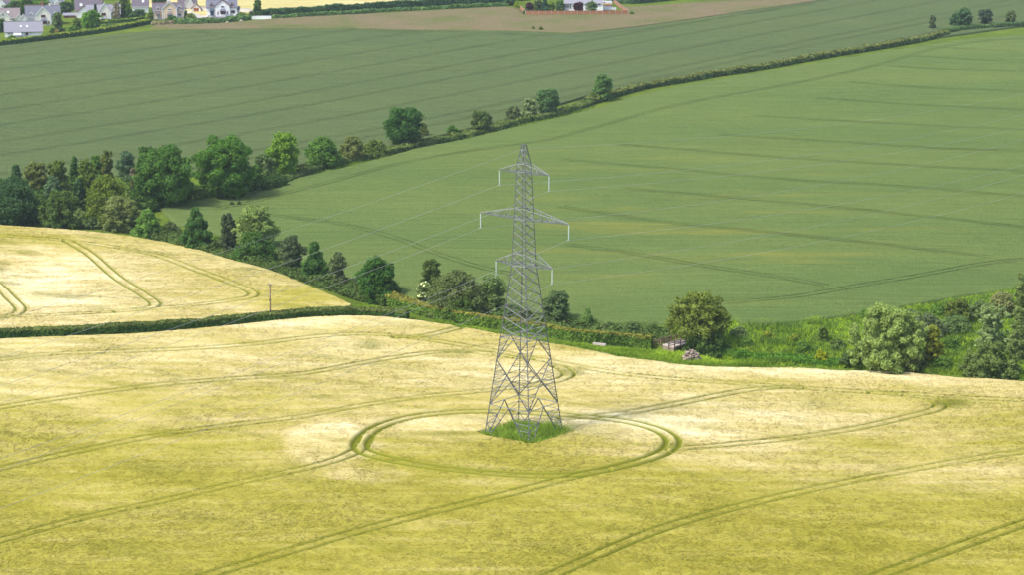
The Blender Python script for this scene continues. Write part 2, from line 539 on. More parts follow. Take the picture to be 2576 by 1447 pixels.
ring = smooth(polyw([(905, 1118), (925, 1090), (970, 1066), (1040, 1048), (1130, 1037), (1220, 1034), (1310, 1037), (1420, 1043), (1520, 1052), (1610, 1066), (1670, 1086), (1693, 1107),
                     (1680, 1130), (1640, 1150), (1560, 1173), (1480, 1189), (1400, 1196), (1300, 1194), (1150, 1181), (1050, 1168), (970, 1152), (920, 1136)], .7), 2.0, True)
TN.append((ring, 1.7))
TL = [tr(p) for p in [
    [(-200, 575), (0, 592), (120, 600), (260, 616), (400, 643), (500, 680), (580, 710), (630, 730), (640, 740), (620, 749), (500, 766), (330, 781), (150, 791), (0, 797), (-200, 803)],
    [(170, 604), (230, 640), (300, 700), (370, 745), (393, 764), (372, 775), (300, 783)],
    [(-40, 690), (0, 720), (30, 750), (53, 775), (40, 790), (0, 797)]]]

def gauss_px(x, y, c, s, px, py):
    return np.exp(-(((px - c[0]) / s[0]) ** 2 + ((py - c[1]) / s[1]) ** 2))

PADW = polyw([(1200, 1098), (1250, 1082), (1300, 1070), (1360, 1075), (1425, 1096), (1400, 1112), (1340, 1128), (1280, 1116), (1225, 1108)])
def ripeness_and_light(x, y, left):
    """how pale (ripening, plus cloud light painted as colour) and how green the barley is: patches lie on the field where they do in the picture"""
    px, py = project(x, y, terr(x, y) + .7)
    u = x * .86 - y * .5; v = x * .5 + y * .86              # along and across the drilling
    n = fbm(u / 34., v / 11., 11, 5); n2 = fbm(u / 9., v / 3., 21, 4); n3 = fbm(x / 26., y / 26., 31, 4)
    wx = px + (n3 - .5) * 160; wy = py + (fbm(x / 19., y / 25., 41, 4) - .5) * 70
    if left:
        r = .60 + .25 * (n - .5) * 2 + .2 * (n2 - .5)
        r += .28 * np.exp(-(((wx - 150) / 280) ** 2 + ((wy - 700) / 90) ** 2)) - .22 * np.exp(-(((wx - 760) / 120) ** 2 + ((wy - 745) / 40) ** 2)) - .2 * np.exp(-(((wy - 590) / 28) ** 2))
        g = .5 * np.clip((fbm(u / 13., v / 5., 71, 4) - .62) * 6, 0, 1)
        return np.clip(r, 0, 1.1), np.clip(g, 0, 1)
    r = .24 + .40 * np.clip((1260 - py) / 360, 0, 1)  # paler with distance: the sheen of the flatter view angle put into the colour
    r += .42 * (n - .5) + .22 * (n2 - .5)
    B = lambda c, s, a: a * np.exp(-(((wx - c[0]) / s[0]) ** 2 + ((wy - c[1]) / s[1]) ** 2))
    r += B((1650, 1075), (440, 48), .52) + B((1150, 1052), (250, 24), .24) + B((2480, 1195), (260, 40), .36) + B((2000, 940), (560, 26), .32)  # bands of sunlight through broken cloud, painted as paler crop
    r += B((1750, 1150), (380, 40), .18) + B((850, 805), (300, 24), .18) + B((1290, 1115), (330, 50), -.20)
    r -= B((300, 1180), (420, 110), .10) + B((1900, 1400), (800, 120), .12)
    # light between cloud shadows painted as pale patches left of the ring track, with a crisp edge
    e = ((px - 835) / 140 + .35 * (n3 - .5)) ** 2 + ((py - 1122) / 62 + .5 * (n3 - .5)) ** 2
    r += .32 * np.clip((1.0 - e) * 2.0, 0, 1) * (py < 1187)
    e2 = ((px - 930) / 130) ** 2 + ((py - 1195) / 24) ** 2
    r += .22 * np.clip((1.0 - e2) * 2.0, 0, 1)
    g = .6 * np.exp(-(((py - 1192 + ((px - 1340) / 330) ** 2 * 34) / 8.0) ** 2)) * np.clip((345 - np.abs(px - 1340)) / 40, 0, 1)
    for c, s, a in [((1435, 935), (42, 14), .65), ((905, 1128), (34, 14), .5), ((2392, 1014), (58, 15), .8), ((930, 868), (34, 13), .5), ((1150, 886), (60, 6), .6), ((1960, 974), (70, 5), .6),
                    ((1690, 1122), (40, 12), .7), ((1120, 1093), (110, 7), .45), ((820, 1000), (60, 7), .35), ((2060, 1015), (60, 14), .3), ((40, 898), (120, 8), .35), ((1040, 846), (60, 5), .55), ((1480, 1085), (110, 16), .28)]:
        g = np.maximum(g, a * np.exp(-(((px - c[0]) / s[0]) ** 2 + ((py - c[1]) / s[1]) ** 2) ** 1.5 * 1.0) * (.55 + .9 * n2))
    g = np.maximum(g, .26 * np.clip((fbm(u / 17., v / 3., 71, 4) - .58) * 6, 0, 1))
    return np.clip(r, -.05, 1.12), np.clip(g, 0, 1)

BM = barley_mat("barley_canopy", False); BMB = barley_mat("barley_ears", True)

def barley(name, poly, sx, sy, tracks, left, label, nbl):
    fg = field_grid(poly, sx, sy, .72, tracks, rough=.022)
    V = fg['V']
    if not left:
        ip = inside(V[:, 0], V[:, 1], PADW); V[ip, 2] -= .62 * np.clip(1.3 * fbm(V[ip, 0] / 1.5, V[ip, 1] / 1.5, 77, 3), 0, 1)
    rp, gr = ripeness_and_light(V[:, 0], V[:, 1], left)
    gr = np.maximum(gr, np.clip(1.25 * fg['A']['track'] ** .6, 0, 1))
    if not left: gr[ip] = 1.0
    me = npmesh(name, V, fg['F'], {'ripe_and_light': ('POINT', rp), 'green': ('POINT', gr)}, smooth_shade=True)
    tag(link(name, me, BM), label, "field", kind="structure")
    # ears and leaves standing out of the canopy
    lo = poly.min(0); hi = poly.max(0)
    n = int(nbl * 3.2)
    # denser near the camera
    y = hi[1] - (hi[1] - max(lo[1], 225)) * rng.random(n) ** .8
    half = (y + 20) * .262
    x = (rng.random(n) * 2 - 1) * half
    k = inside(x, y, poly); x = x[k]; y = y[k]
    px, py = project(x, y, terr(x, y) + .8)
    k = (px > -90) & (px < 2670) & (py < 1530); x = x[k][:nbl]; y = y[k][:nbl]
    i = np.clip(np.searchsorted(fg['xs'], x), 0, len(fg['xs']) - 1); j = np.clip(np.searchsorted(fg['ys'], y), 0, len(fg['ys']) - 1)
    t = fg['track'][j, i]
    pad = inside(x, y, PADW) if not left else np.zeros(len(x), bool)
    k = (t < .03) & ~pad; x = x[k]; y = y[k]
    n = len(x)
    z = terr(x, y) + .715
    hgt = .015 + .075 * rng.random(n) ** 1.5; w = .05 + .07 * rng.random(n)
    lean = R(200) + (vnoise(x / 12, y / 12, 9) - .5) * 2.4 + (rng.random(n) - .5) * 1.6
    lm = .22 + .30 * rng.random(n)
    yaw = rng.random(n) * math.pi
    c, s = np.cos(yaw) * w, np.sin(yaw) * w
    P0 = np.stack([x - c, y - s, z], -1); P1 = np.stack([x + c, y + s, z], -1)
    P2 = np.stack([x + np.cos(lean) * lm + c * .6, y + np.sin(lean) * lm + s * .6, z + hgt], -1)
    P3 = np.stack([x + np.cos(lean) * lm - c * .6, y + np.sin(lean) * lm - s * .6, z + hgt * .97], -1)
    V = np.stack([P0, P1, P2, P3], 1).reshape(-1, 3)
    Fq = np.arange(4 * n).reshape(n, 4)
    rp, gr = ripeness_and_light(x, y, left)
    me = npmesh("barley_ears", V, Fq, {'ripe_and_light': ('FACE', rp), 'green': ('FACE', gr * .8), 'tone': ('FACE', rng.random(n) * 2 - 1)})
    tag(link("barley_ears", me, BMB), "ears standing out of " + ("the pale barley behind the hedge" if left else "the golden barley round the pylon"), "barley", kind="stuff")

NB_SUB = at(0, 1520)[1]
near_vis = NEAR.copy()
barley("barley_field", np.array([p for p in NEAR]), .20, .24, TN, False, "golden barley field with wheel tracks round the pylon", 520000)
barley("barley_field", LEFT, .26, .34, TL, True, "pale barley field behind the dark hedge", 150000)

# --- green wheat fields
WR = polyw([(395, 517), (480, 500), (560, 492), (640, 480), (740, 449), (860, 422), (960, 397), (1050, 372), (1180, 347), (1280, 322), (1400, 297), (1500, 270),
            (1600, 240), (1720, 213), (1900, 183), (2100, 149), (2300, 116), (2450, 94), (2576, 86), (2850, 70), (3150, 60), (3400, 640), (2850, 690), (2576, 722), (2400, 747), (2250, 774), (2100, 797),
            (2000, 809), (1900, 816), (1868, 812), (1845, 798), (1800, 800), (1690, 810), (1560, 812), (1400, 800), (1250, 790), (1060, 760), (1000, 742),
            (900, 715), (800, 680), (700, 640), (560, 592), (440, 560)], .7)
WU = polyw([(-500, 500), (0, 450), (200, 440), (420, 440), (700, 424), (980, 368), (1240, 308), (1480, 238), (1600, 216), (1900, 166), (2300, 100), (2576, 62), (2850, 45), (3300, 40),
            (3300, -45), (2300, -45), (2050, 2), (1900, 24), (1750, 46), (1600, 67), (1500, 78), (1440, 83), (1400, 81), (1300, 77), (1100, 75), (900, 71), (700, 71), (500, 73),
            (390, 75), (250, 88), (100, 103), (0, 115), (-500, 180)], .7)
WTR = [tr(p) for p in [
    [(1408, 519), (1657, 556), (1907, 581), (2179, 610), (2383, 633), (2496, 646)],
    [(620, 533), (850, 562), (1000, 600), (1100, 638), (1210, 672), (1290, 690)],
    [(1430, 615), (1590, 637), (1771, 669), (1952, 696), (2079, 719)],
    [(1816, 762), (1997, 746), (2133, 723), (2315, 692), (2496, 660), (2700, 640)],
    [(1567, 474), (1816, 494), (2088, 519), (2315, 542), (2576, 571), (2760, 590)],
    [(1408, 400), (1739, 429), (1952, 449), (2224, 465), (2576, 492), (2760, 505)],
    [(1558, 363), (1816, 383), (2043, 401), (2315, 417), (2576, 431), (2760, 440)],
    [(1807, 338), (2088, 354), (2360, 372), (2576, 379), (2760, 386)],
    [(1900, 290), (2250, 310), (2576, 325), (2760, 333)],
    [(2050, 245), (2300, 262), (2576, 275), (2760, 283)],
    [(2130, 205), (2350, 220), (2576, 228), (2760, 235)],
    [(2177, 161), (2355, 172), (2576, 178), (2760, 184)],
    [(2301, 140), (2576, 156), (2760, 164)], [(2324, 116), (2576, 129), (2760, 136)],
    [(545, 524), (620, 510), (800, 465), (1000, 412), (1200, 376), (1380, 350), (1500, 318), (1650, 276), (1800, 243), (2000, 208), (2208, 162), (2347, 122), (2471, 102), (2576, 95)]]]
d0, d1 = at(751, 359, .7), at(1664, 176, .7)
du = (d1 - d0) / np.linalg.norm(d1 - d0); dn = np.array([-du[1], du[0]])
WTU = []
UC = [at(640, 331, .7), at(640, 287, .7), at(640, 253, .7)]
offs = sorted([0.0, (at(902, 349, .7) - d0) @ dn] + [(u - d0) @ dn for u in UC])
gap = offs[-1] - offs[-2]
while offs[-1] < 420: offs.append(offs[-1] + 24.0)
offs += [-26, -50]
curve = lambda t: .00006 * (t - 100) ** 2
for o in offs:
    WTU.append(np.array([d0 + du * t + dn * (o + curve(t)) for t in np.arange(-330, 560, 6.0)]))
for p in [[(0, 128), (150, 112), (300, 92), (420, 84), (505, 80), (560, 82)], [(500, 78), (545, 86), (520, 90), (400, 95)], [(560, 82), (900, 78), (1050, 78), (1250, 83), (1450, 88), (1600, 74), (1760, 52), (1900, 30), (2050, 8)],
          [(990, 79), (1060, 80), (1030, 86), (900, 95)], [(1240, 82), (1300, 83), (1270, 88)]]:
    WTU.append(tr(p))

def strips(tracks, poly, half, w, lift):
    V = []; Fq = []; A = []
    for t_ in tracks:
        d = np.gradient(t_, axis=0); d /= np.linalg.norm(d, axis=1)[:, None] + 1e-9
        nn = np.stack([-d[:, 1], d[:, 0]], -1)
        keep = inside(t_[:, 0], t_[:, 1], poly)
        for sd in (-1, 1):
            b = len(V) if not V else sum(len(v) for v in V)
            ww = w * (.55 + .9 * vnoise(t_[:, 0] / 9, t_[:, 1] / 9, 3 + sd))[:, None]
            L = t_ + nn * (sd * half - ww / 2); Rr = t_ + nn * (sd * half + ww / 2)
            pts = np.stack([L, Rr], 1).reshape(-1, 2)
            V.append(np.column_stack([pts, terr(pts[:, 0], pts[:, 1]) + lift]))
            i = np.arange(len(t_) - 1); k = keep[:-1] & keep[1:]
            Fq.append((b + np.stack([2 * i, 2 * i + 1, 2 * i + 3, 2 * i + 2], -1))[k])
    return np.vstack(V), np.vstack(Fq)

def wheat(name, poly, sx, sy, tracks, mat, label, w, yellow):
    fg = field_grid(poly, sx, sy, .7, (), rough=.06)
    V = fg['V']; n1 = len(V)
    S, SF = strips(tracks, poly, .95, w, .80)
    Vall = np.vstack([V, S]); Fall = np.vstack([fg['F'], SF + n1])
    sx_, sy_ = S[:, 0], S[:, 1]
    tv = np.concatenate([np.zeros(n1), np.clip(.05 + 1.1 * (fbm(sx_ / 16, sy_ / 16, 51, 4) - .27), .0, .62)])
    ye = yellow(Vall[:, 0], Vall[:, 1])
    me = npmesh(name, Vall, Fall, {'track': ('POINT', tv), 'yellow': ('POINT', ye)}, smooth_shade=True)
    tag(link(name, me, mat), label, "field", kind="structure")

def yel_r(x, y):
    px, py = project(x, y, terr(x, y) + .7)
    return np.clip(np.exp(-(((px - 1750) / 520) ** 2 + ((py - 560) / 170) ** 2)) * 1.2, 0, 1)
_a, _b = at(1567, 474, .7), at(2576, 571, .7); ANGR = math.atan2(_b[1] - _a[1], _b[0] - _a[0]); ANGU = math.atan2(du[1], du[0])
WMR = wheat_mat("wheat_right", (.136, .202, .058), (.162, .222, .062), (.094, .148, .042), -ANGR, (.33, .29, .05))
WMU = wheat_mat("wheat_upper", (.118, .164, .064), (.130, .176, .064), (.082, .124, .048), -ANGU)
wheat("wheat_field", WR, .55, .9, WTR, WMR, "green wheat field behind the pylon", .36, yel_r)
wheat("wheat_field", WU, .8, 1.3, WTU, WMU, "far green wheat field below the houses", .28, lambda x, y: np.zeros_like(x))

# --- meadow strip, far barley, lawns
MEAD = polyw([(376, 72), (392, 62), (450, 60), (560, 58), (640, 52), (680, 47), (800, 40), (1000, 30), (1270, 16), (1305, 20), (1322, 37), (1582, 35), (1556, 17), (1620, 15), (1760, 5), (1990, -8), (2080, -12), (2056, 1),
              (1906, 23), (1756, 45), (1602, 66), (1500, 77), (1440, 82), (1400, 80), (1300, 76), (1100, 74), (900, 70), (700, 70), (500, 72)], .1)
fg = field_grid(MEAD, 1.2, 2.0, .28, (), rough=.10)
tag(link("meadow", npmesh("meadow", fg['V'], fg['F'], smooth_shade=True), M['meadow']), "strip of brown dried meadow grass below the houses", "meadow", kind="structure")
FB = polyw([(480, 36), (640, 30), (690, 25), (900, 14), (1100, 3), (1250, -5), (1300, -25), (1100, -60), (300, -60), (330, 5)], .5)
fg = field_grid(FB, 1.5, 2.5, .6, (), rough=.05)
V = fg['V']; n_ = fbm(V[:, 0] / 60, V[:, 1] / 14, 5, 4)
tag(link("barley_field", npmesh("barley_field", V, fg['F'], {'ripe_and_light': ('POINT', .80 + .3 * (n_ - .5)), 'green': ('POINT', np.full(len(V), .26))}, smooth_shade=True), BM), "distant pale barley field behind the houses", "field", kind="structure")

# ------------------------------------------------------------------ grass tufts
BRIDGE_GAP = polyw([(1656, 882), (1696, 892), (1724, 856), (1702, 846)])
def tufts(name, label, poly, n, hgt, wid, cols, lean=.8, cat="grass"):
    lo = poly.min(0); hi = poly.max(0)
    x = lo[0] + (hi[0] - lo[0]) * rng.random(n * 6); y = lo[1] + (hi[1] - lo[1]) * rng.random(n * 6)
    k = inside(x, y, poly) & ~inside(x, y, BRIDGE_GAP)
    clump = fbm(x / 3.1, y / 3.1, 13, 3)
    k &= rng.random(len(x)) < np.clip((clump - .25) * 2.2, .15, 1)
    x = x[k][:n]; y = y[k][:n]; n = len(x)
    z = terr(x, y) - .05
    sc = .35 + 1.5 * np.clip(fbm(x / 3.2, y / 3.2, 17, 3) * 1.6 - .3, 0, 1)
    nb = 4
    V = []; T = []
    for b in range(nb):
        a = rng.random(n) * 2 * math.pi; w = wid * (.5 + rng.random(n)) * .5; h = hgt * sc * (.6 + .7 * rng.random(n))
        l = lean * h * (rng.random(n) * 1.6); la = rng.random(n) * 2 * math.pi
        ox = (rng.random(n) - .5) * wid * 2; oy = (rng.random(n) - .5) * wid * 2
        c, s = np.cos(a) * w, np.sin(a) * w
        P = [np.stack([x + ox - c, y + oy - s, z], -1), np.stack([x + ox + c, y + oy + s, z], -1),
             np.stack([x + ox + np.cos(la) * l, y + oy + np.sin(la) * l, z + h], -1)]
        V.append(np.stack(P, 1)); T.append(np.clip((fbm(x / 7, y / 7, 19, 3) - .5) * 4, -1, 1) * .7 + (rng.random(n) - .5) * .9)
    V = np.concatenate(V).reshape(-1, 3); T = np.concatenate(T)
    me = npmesh(name, V, np.arange(len(V)).reshape(-1, 3), {'tone': ('FACE', T)})
    return tag(link(name, me, leaf_mat(cols, .35)), label, cat, kind="stuff")

# ------------------------------------------------------------------ leaves, trees, bushes, hedges
def leaf_quads(P, Nrm, size, tone, aspect=1.5, droop=0.0):
    n = len(P)
    r = rng.normal(size=(n, 3)); 
    if droop: r = r * (1 - droop) + np.array([0, 0, 1.0]) * droop * 2
    u = np.cross(Nrm, r); u /= np.linalg.norm(u, axis=1)[:, None] + 1e-9
    v = np.cross(Nrm, u)
    if droop: u, v = v, u
    s = (size * (.55 + .9 * rng.random(n)))[:, None]
    a = u * s * .5 * aspect; b = v * s * .5
    off = (rng.random(n) - .5)[:, None] * .5
    V = np.stack([P - a, P - b + a * off, P + a, P + b + a * off], 1).reshape(-1, 3)
    return V, np.arange(4 * n).reshape(n, 4), tone

PROF = {
    'round': lambda t: np.sqrt(np.clip(1 - ((t - .52) / .5) ** 2, 0, 1)),
    'dome': lambda t: np.sqrt(np.clip(1 - (np.maximum(t - .18, 0) / .82) ** 2, 0, 1)) * np.where(t < .18, .9 + .1 * t / .18, 1),
    'cone': lambda t: np.clip(np.where(t < .2, .8 + t, 1.0 - ((t - .2) / .8) ** 1.35), .05, 1),
    'column': lambda t: np.clip(np.where(t < .1, .7, 1) * np.sqrt(np.clip(1 - (np.maximum(t - .55, 0) / .46) ** 2, 0, 1)), .1, 1),
    'ragged': lambda t: np.clip(.82 + .18 * np.sin(t * 9), 0, 1) * np.sqrt(np.clip(1 - ((t - .45) / .56) ** 2, 0, 1)),
    'umbrella': lambda t: np.sqrt(np.clip(1 - ((t - .66) / .36) ** 2, 0, 1)) * np.where(t > .34, 1, 0) + np.where(t <= .4, .38, 0),
}

def crown_mesh(name, W, H, shape, npx, seed, sparse=1.0, droop=0.0, lobe=.30, squash=1.0, cut=0.0):
    """npx: rendered pixels per metre"""
    r0 = np.random.default_rng(seed)
    prof = PROF[shape]
    K = int(np.clip(26 + W * H * .8, 30, 130))
    Rm = W / 2
    s = 1.4 / npx
    n = int(np.clip(5.8 * W * H * npx * npx * sparse, 300, 24000))
    lob = []
    for k in range(K):
        t = cut + (1 - cut) * (.05 + .92 * (k + r0.random()) / K)
        lr = Rm * lobe * (.45 + .75 * r0.random() ** 1.5) * (1 - .2 * t)
        R_ = max(0.0, float(prof(np.array(t))) * Rm * (.82 + .36 * r0.random()) - lr * .7)
        a = r0.random() * 2 * math.pi
        q = R_ * (.35 + .65 * r0.random() ** .45)
        lob.append((q * math.cos(a), q * math.sin(a), t * H, lr, r0.random() * 2 - 1))
    lob = np.array(lob)
    # fill the outline: width and height come out as asked
    ex = np.max(np.abs(lob[:, :2]) + lob[:, 3:4] * .8); lob[:, :2] *= (Rm / ex) ** .8
    tz = np.max(lob[:, 2] + lob[:, 3] * .85); lob[:, 2] += (H - tz) * (lob[:, 2] / H)
    lob[:, 2] = np.maximum(lob[:, 2], lob[:, 3] * .4)
    wgt = lob[:, 3] ** 2; wgt /= wgt.sum()
    li = r0.choice(K, n, p=wgt)
    d = r0.normal(size=(n, 3)); d /= np.linalg.norm(d, axis=1)[:, None]
    d[:, 2] = np.where(r0.random(n) < .35, np.abs(d[:, 2]), d[:, 2])
    rr = lob[li, 3] * (.45 + .62 * r0.random(n) ** .6 + .45 * (r0.random(n) < .10) * r0.random(n))
    P = lob[li, :3] + d * rr[:, None] * np.array([1, 1, .85 * squash])
    nrm = d * .6 + r0.normal(size=(n, 3)) * .5 + np.array([0, 0, .30])
    tone = np.clip(lob[li, 4] * (.5 if not droop else .2) + (r0.random(n) - .5) * .9 + .0, -1, 1)
    # inner foliage
    m = int(n * .22)
    t = cut + (1 - cut) * r0.random(m); a = r0.random(m) * 2 * math.pi; q = prof(t) * Rm * .62 * np.sqrt(r0.random(m))
    P2 = np.stack([q * np.cos(a), q * np.sin(a), t * H * .92], -1)
    P = np.vstack([P, P2]); nrm = np.vstack([nrm, r0.normal(size=(m, 3)) + np.array([0, 0, .4])])
    tone = np.concatenate([tone, (r0.random(m) - .5) * .6])
    sz = np.full(len(P), s); sz[n:] *= 1.5
    k = P[:, 2] > .02
    P, nrm, tone, sz = P[k], nrm[k], tone[k], sz[k]
    nrm /= np.linalg.norm(nrm, axis=1)[:, None] + 1e-9
    V, Fq, T = leaf_quads(P, nrm, sz, tone, 1.5 if not droop else 2.3, droop)
    return npmesh(name, V, Fq, {'tone': ('FACE', T)}), lob

def trunk_mb(H, W, rad, lob, seed, nl=6, top=.6):
    r0 = random.Random(seed); mb = MB()
    n = 6; pts = []; j = [0, 0]
    for i in range(n + 1):
        t = i / n; j[0] += r0.uniform(-.03, .03) * W; j[1] += r0.uniform(-.03, .03) * W
        pts.append((j[0], j[1], t * H * top - .1))
    mb.tube(pts, [rad * (1.25 if i == 0 else 1 - .6 * i / n) for i in range(n + 1)], 7)
    L = lob[np.argsort(-lob[:, 2])]
    for q in r0.sample(range(len(L)), min(nl, len(L))):
        i = r0.randint(2, n - 1); a = np.array(pts[i]); b = L[q, :3]
        if b[2] < a[2] - .3: continue
        mid = (a + b) / 2 + np.array([0, 0, .08 * H])
        mb.tube([a, (a + mid) / 2 + np.array([0, 0, .02 * H]), mid, b], [rad * .5, rad * .38, rad * .26, rad * .08], 5)
    return mb

_seed = [100]
PXR = 1024 / 2576.0
def tree(name, label, px, pb, pt, wpx, shape, col, cat="tree", group=None, trunk=None, sparse=1.0, droop=0.0, lobe=.30, cut=0.0, bark='bark', dy=0.0, trans=.34, nl=6, squash=1.0, flowers=None):
    _seed[0] += 1; sd = _seed[0]
    p = at(px, pb); p = p + np.array([p[0] / p[1], 1.0]) * dy
    s = ppm(p[0], p[1]); dep = math.atan((CAMH) / p[1])
    H = (pb - pt) / s / math.cos(dep) * (1 + dy / p[1]); W = wpx / s
    H = max(.5, H - .5 * W * math.sin(dep) * .35)
    root = thing(name, label, cat, G(p, -.05), 0, group)
    me, lob = crown_mesh("crown" if trunk is not False else "foliage", W, H, shape, s * PXR, sd, sparse, droop, lobe, squash, cut)
    link(me.name.split('.')[0], me, leaf_mat(col, trans), root)
    if trunk is not False:
        rad = trunk or max(.10, .022 * H + .01 * W)
        trunk_mb(H, W, rad, lob, sd, nl, .75).build("trunk", M[bark], root, True)
    if flowers:
        fc, nf, (fx0, fx1, fz0, fz1) = flowers
        r0 = np.random.default_rng(sd + 5)
        q = lob[r0.choice(len(lob), nf)]
        k = []
        d = r0.normal(size=(nf, 3)); d /= np.linalg.norm(d, axis=1)[:, None]; d[:, 1] = -np.abs(d[:, 1]); d[:, 2] = np.abs(d[:, 2])
        P = q[:, :3] + d * q[:, 3:4] * 1.08
        k = (P[:, 0] > fx0 * W) & (P[:, 0] < fx1 * W) & (P[:, 2] > fz0 * H) & (P[:, 2] < fz1 * H)
        P = P[k]; d = d[k]
        V, Fq, T = leaf_quads(P, d, np.full(len(P), 2.0 / (s * PXR)), np.zeros(len(P)), 1.1)
        link("blossom", npmesh("blossom", V, Fq, {'tone': ('FACE', (r0.random(len(P)) - .5))}), leaf_mat(fc, .1), root)
    return root

def hedge(label, pts, h, w, col, topcol=None, name="hedge", cat="hedge", group=None, rag=.25, dens=1.0, hfun=None, world=False, core=True, trans=.25):
    _seed[0] += 1; r0 = np.random.default_rng(_seed[0])
    pl = np.asarray(pts, float) if world else polyw(pts)
    pl = smooth(pl, 1.5)
    seg = np.linalg.norm(np.diff(pl, axis=0), axis=1); cum = np.concatenate([[0], np.cumsum(seg)]); L = cum[-1]
    mid = pl[len(pl) // 2]
    d = np.gradient(pl, axis=0); d /= np.linalg.norm(d, axis=1)[:, None] + 1e-9; nn = np.stack([-d[:, 1], d[:, 0]], -1)
    def frame(sv):
        i = np.clip(np.searchsorted(cum, sv) - 1, 0, len(pl) - 2); f = ((sv - cum[i]) / np.maximum(seg[i], 1e-6))[:, None]
        return pl[i] * (1 - f) + pl[i + 1] * f, nn[i]
    hf = lambda sv: h * (1 + rag * 2 * (fbm(sv / 3.5, sv * 0 + _seed[0], 3, 4) - .5)) * (hfun(sv / L) if hfun else 1)
    # local pixels per metre decide the leaf size
    nsub = max(1, int(L / 40)); V = []; Fc = []; T = []; MI = []; b = 0
    base = np.array(G(mid))
    for q in range(nsub):
        s0, s1 = L * q / nsub, L * (q + 1) / nsub
        pm, _ = frame(np.array([(s0 + s1) / 2])); npx = ppm(pm[0, 0], pm[0, 1]) * PXR
        s = 1.8 / npx
        n = int(min(2.6 * (s1 - s0) * (h * 2 + w) * npx * npx * dens * .6, 9000)); n = max(n, 60)
        sv = s0 + (s1 - s0) * r0.random(n); c, nv = frame(sv); hh = hf(sv)
        face = r0.random(n); side = np.where(face < .34, -1, np.where(face < .68, 1, 0))
        u = np.where(side == 0, r0.random(n) * 2 - 1, side * (.86 + .22 * r0.random(n)))
        t = np.where(side == 0, .93 + .12 * r0.random(n), r0.random(n) ** .8)
        bul = 1 + .25 * (fbm(sv / 2.2, t * 2, 8, 3) - .5) * 2 * (rag > .1)
        xy = c + nv * (u * w / 2 * bul)[:, None]
        P = np.column_stack([xy, terr(xy[:, 0], xy[:, 1]) + hh * t])
        nrm = np.column_stack([nv * (side * 1.0)[:, None], np.where(side == 0, 1.0, .25)]) * .8 + r0.normal(size=(n, 3)) * .45
        nrm /= np.linalg.norm(nrm, axis=1)[:, None] + 1e-9
        tone = np.clip((fbm(sv / 2.5, t, 4, 3) - .5) * 1.6 + (r0.random(n) - .5) * .9, -1, 1)
        v, f, tt = leaf_quads(P, nrm, np.full(n, s), tone, 1.4)
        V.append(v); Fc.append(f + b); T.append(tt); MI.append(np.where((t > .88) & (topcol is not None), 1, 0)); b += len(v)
    if core:
        i = np.arange(len(pl)); sv = cum; hh = hf(sv) * .86; ring_ = []
        for u, t in ((-.78, -.1), (-.74, .97), (.74, .97), (.78, -.1)):
            xy = pl + nn * (u * w / 2)
            z = terr(xy[:, 0], xy[:, 1]) + (hh * t if t > 0 else -.1)
            ring_.append(np.column_stack([xy, z]))
        m = len(pl); Vc = np.concatenate(ring_); fs = []
        for k in range(4):
            k2 = (k + 1) % 4; a = np.arange(m - 1)
            fs.append(np.stack([k * m + a, k * m + a + 1, k2 * m + a + 1, k2 * m + a], -1))
        fs.append(np.array([[0, m, 2 * m, 3 * m], [m - 1, 4 * m - 1, 3 * m - 1, 2 * m - 1]]))
        fs = np.vstack(fs); V.append(Vc); Fc.append(fs + b); T.append(np.full(len(fs), -.4)); MI.append(np.full(len(fs), 2))
    V = np.vstack(V) - base; Fc = np.vstack(Fc); T = np.concatenate(T); MI = np.concatenate(MI)
    me = npmesh(name, V, Fc, {'tone': ('FACE', T)}, MI)
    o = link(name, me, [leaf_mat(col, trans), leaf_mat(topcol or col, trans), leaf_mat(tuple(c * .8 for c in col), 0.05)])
    o.location = base
    return tag(o, label, cat, group)

# colours of foliage
DK = (.062, .112, .030); DKB = (.056, .100, .046); MID = (.092, .160, .036); LIME = (.150, .225, .034); OLV = (.130, .165, .044); GRY = (.115, .155, .066)
PALE = (.205, .245, .095); BRN = (.140, .152, .056); WIL = (.21, .25, .09); GOLD = (.24, .24, .04); PURP = (.055, .020, .036); BLU = (.105, .155, .098)

GW = "trees of the wood on the left"
GS = "trees along the stream"
GH = "trees in the hedgerow between the green fields"
# the wood on the left (back rows first)
tree("tree", "dark green pointed treetop at the left end of the wood's back row", 42, 470, 412, 52, 'cone', DKB, group=GW)
tree("birch_tree", "yellowish birch at the left of the wood's back row", 95, 505, 404, 70, 'ragged', BRN, group=GW, bark='palebark', lobe=.24)
tree("birch_tree", "green gold birch with a visible pale stem in the wood's back row", 148, 500, 402, 60, 'ragged', OLV, group=GW, bark='palebark', lobe=.24)
tree("tree", "small dark conical tree poking over the wood's back edge", 190, 470, 392, 40, 'cone', DK, group=GW)
tree("willow_tree", "rounded blue green bush in the middle of the wood", 137, 530, 440, 52, 'round', BLU, group=GW)
tree("birch_tree", "broad golden olive birch between the blue green bushes of the wood", 222, 515, 398, 66, 'column', OLV, group=GW, bark='palebark', lobe=.24)
tree("tree", "narrow dark teal tree in front of the golden birches", 202, 530, 447, 36, 'column', DKB, group=GW)
tree("tree", "slim mid green tree behind the bare stemmed birch", 246, 470, 388, 46, 'round', MID, group=GW)
tree("birch_tree", "brownish thin birch with a bare pale trunk at the centre of the wood", 272, 500, 376, 48, 'ragged', BRN, group=GW, bark='palebark', sparse=.55, lobe=.2, trunk=.16)
tree("willow_tree", "silvery blue willow at the back of the wood beside the big round trees", 320, 455, 378, 58, 'round', BLU, group=GW)
tree("tree", "dark leafy tree half hidden behind the left one of the two big round trees", 372, 470, 366, 60, 'round', DK, group=GW)
tree("hawthorn_tree", "wide olive gold hawthorn in the front middle of the wood", 268, 555, 436, 120, 'dome', (0.128, 0.158, 0.033), group=GW)
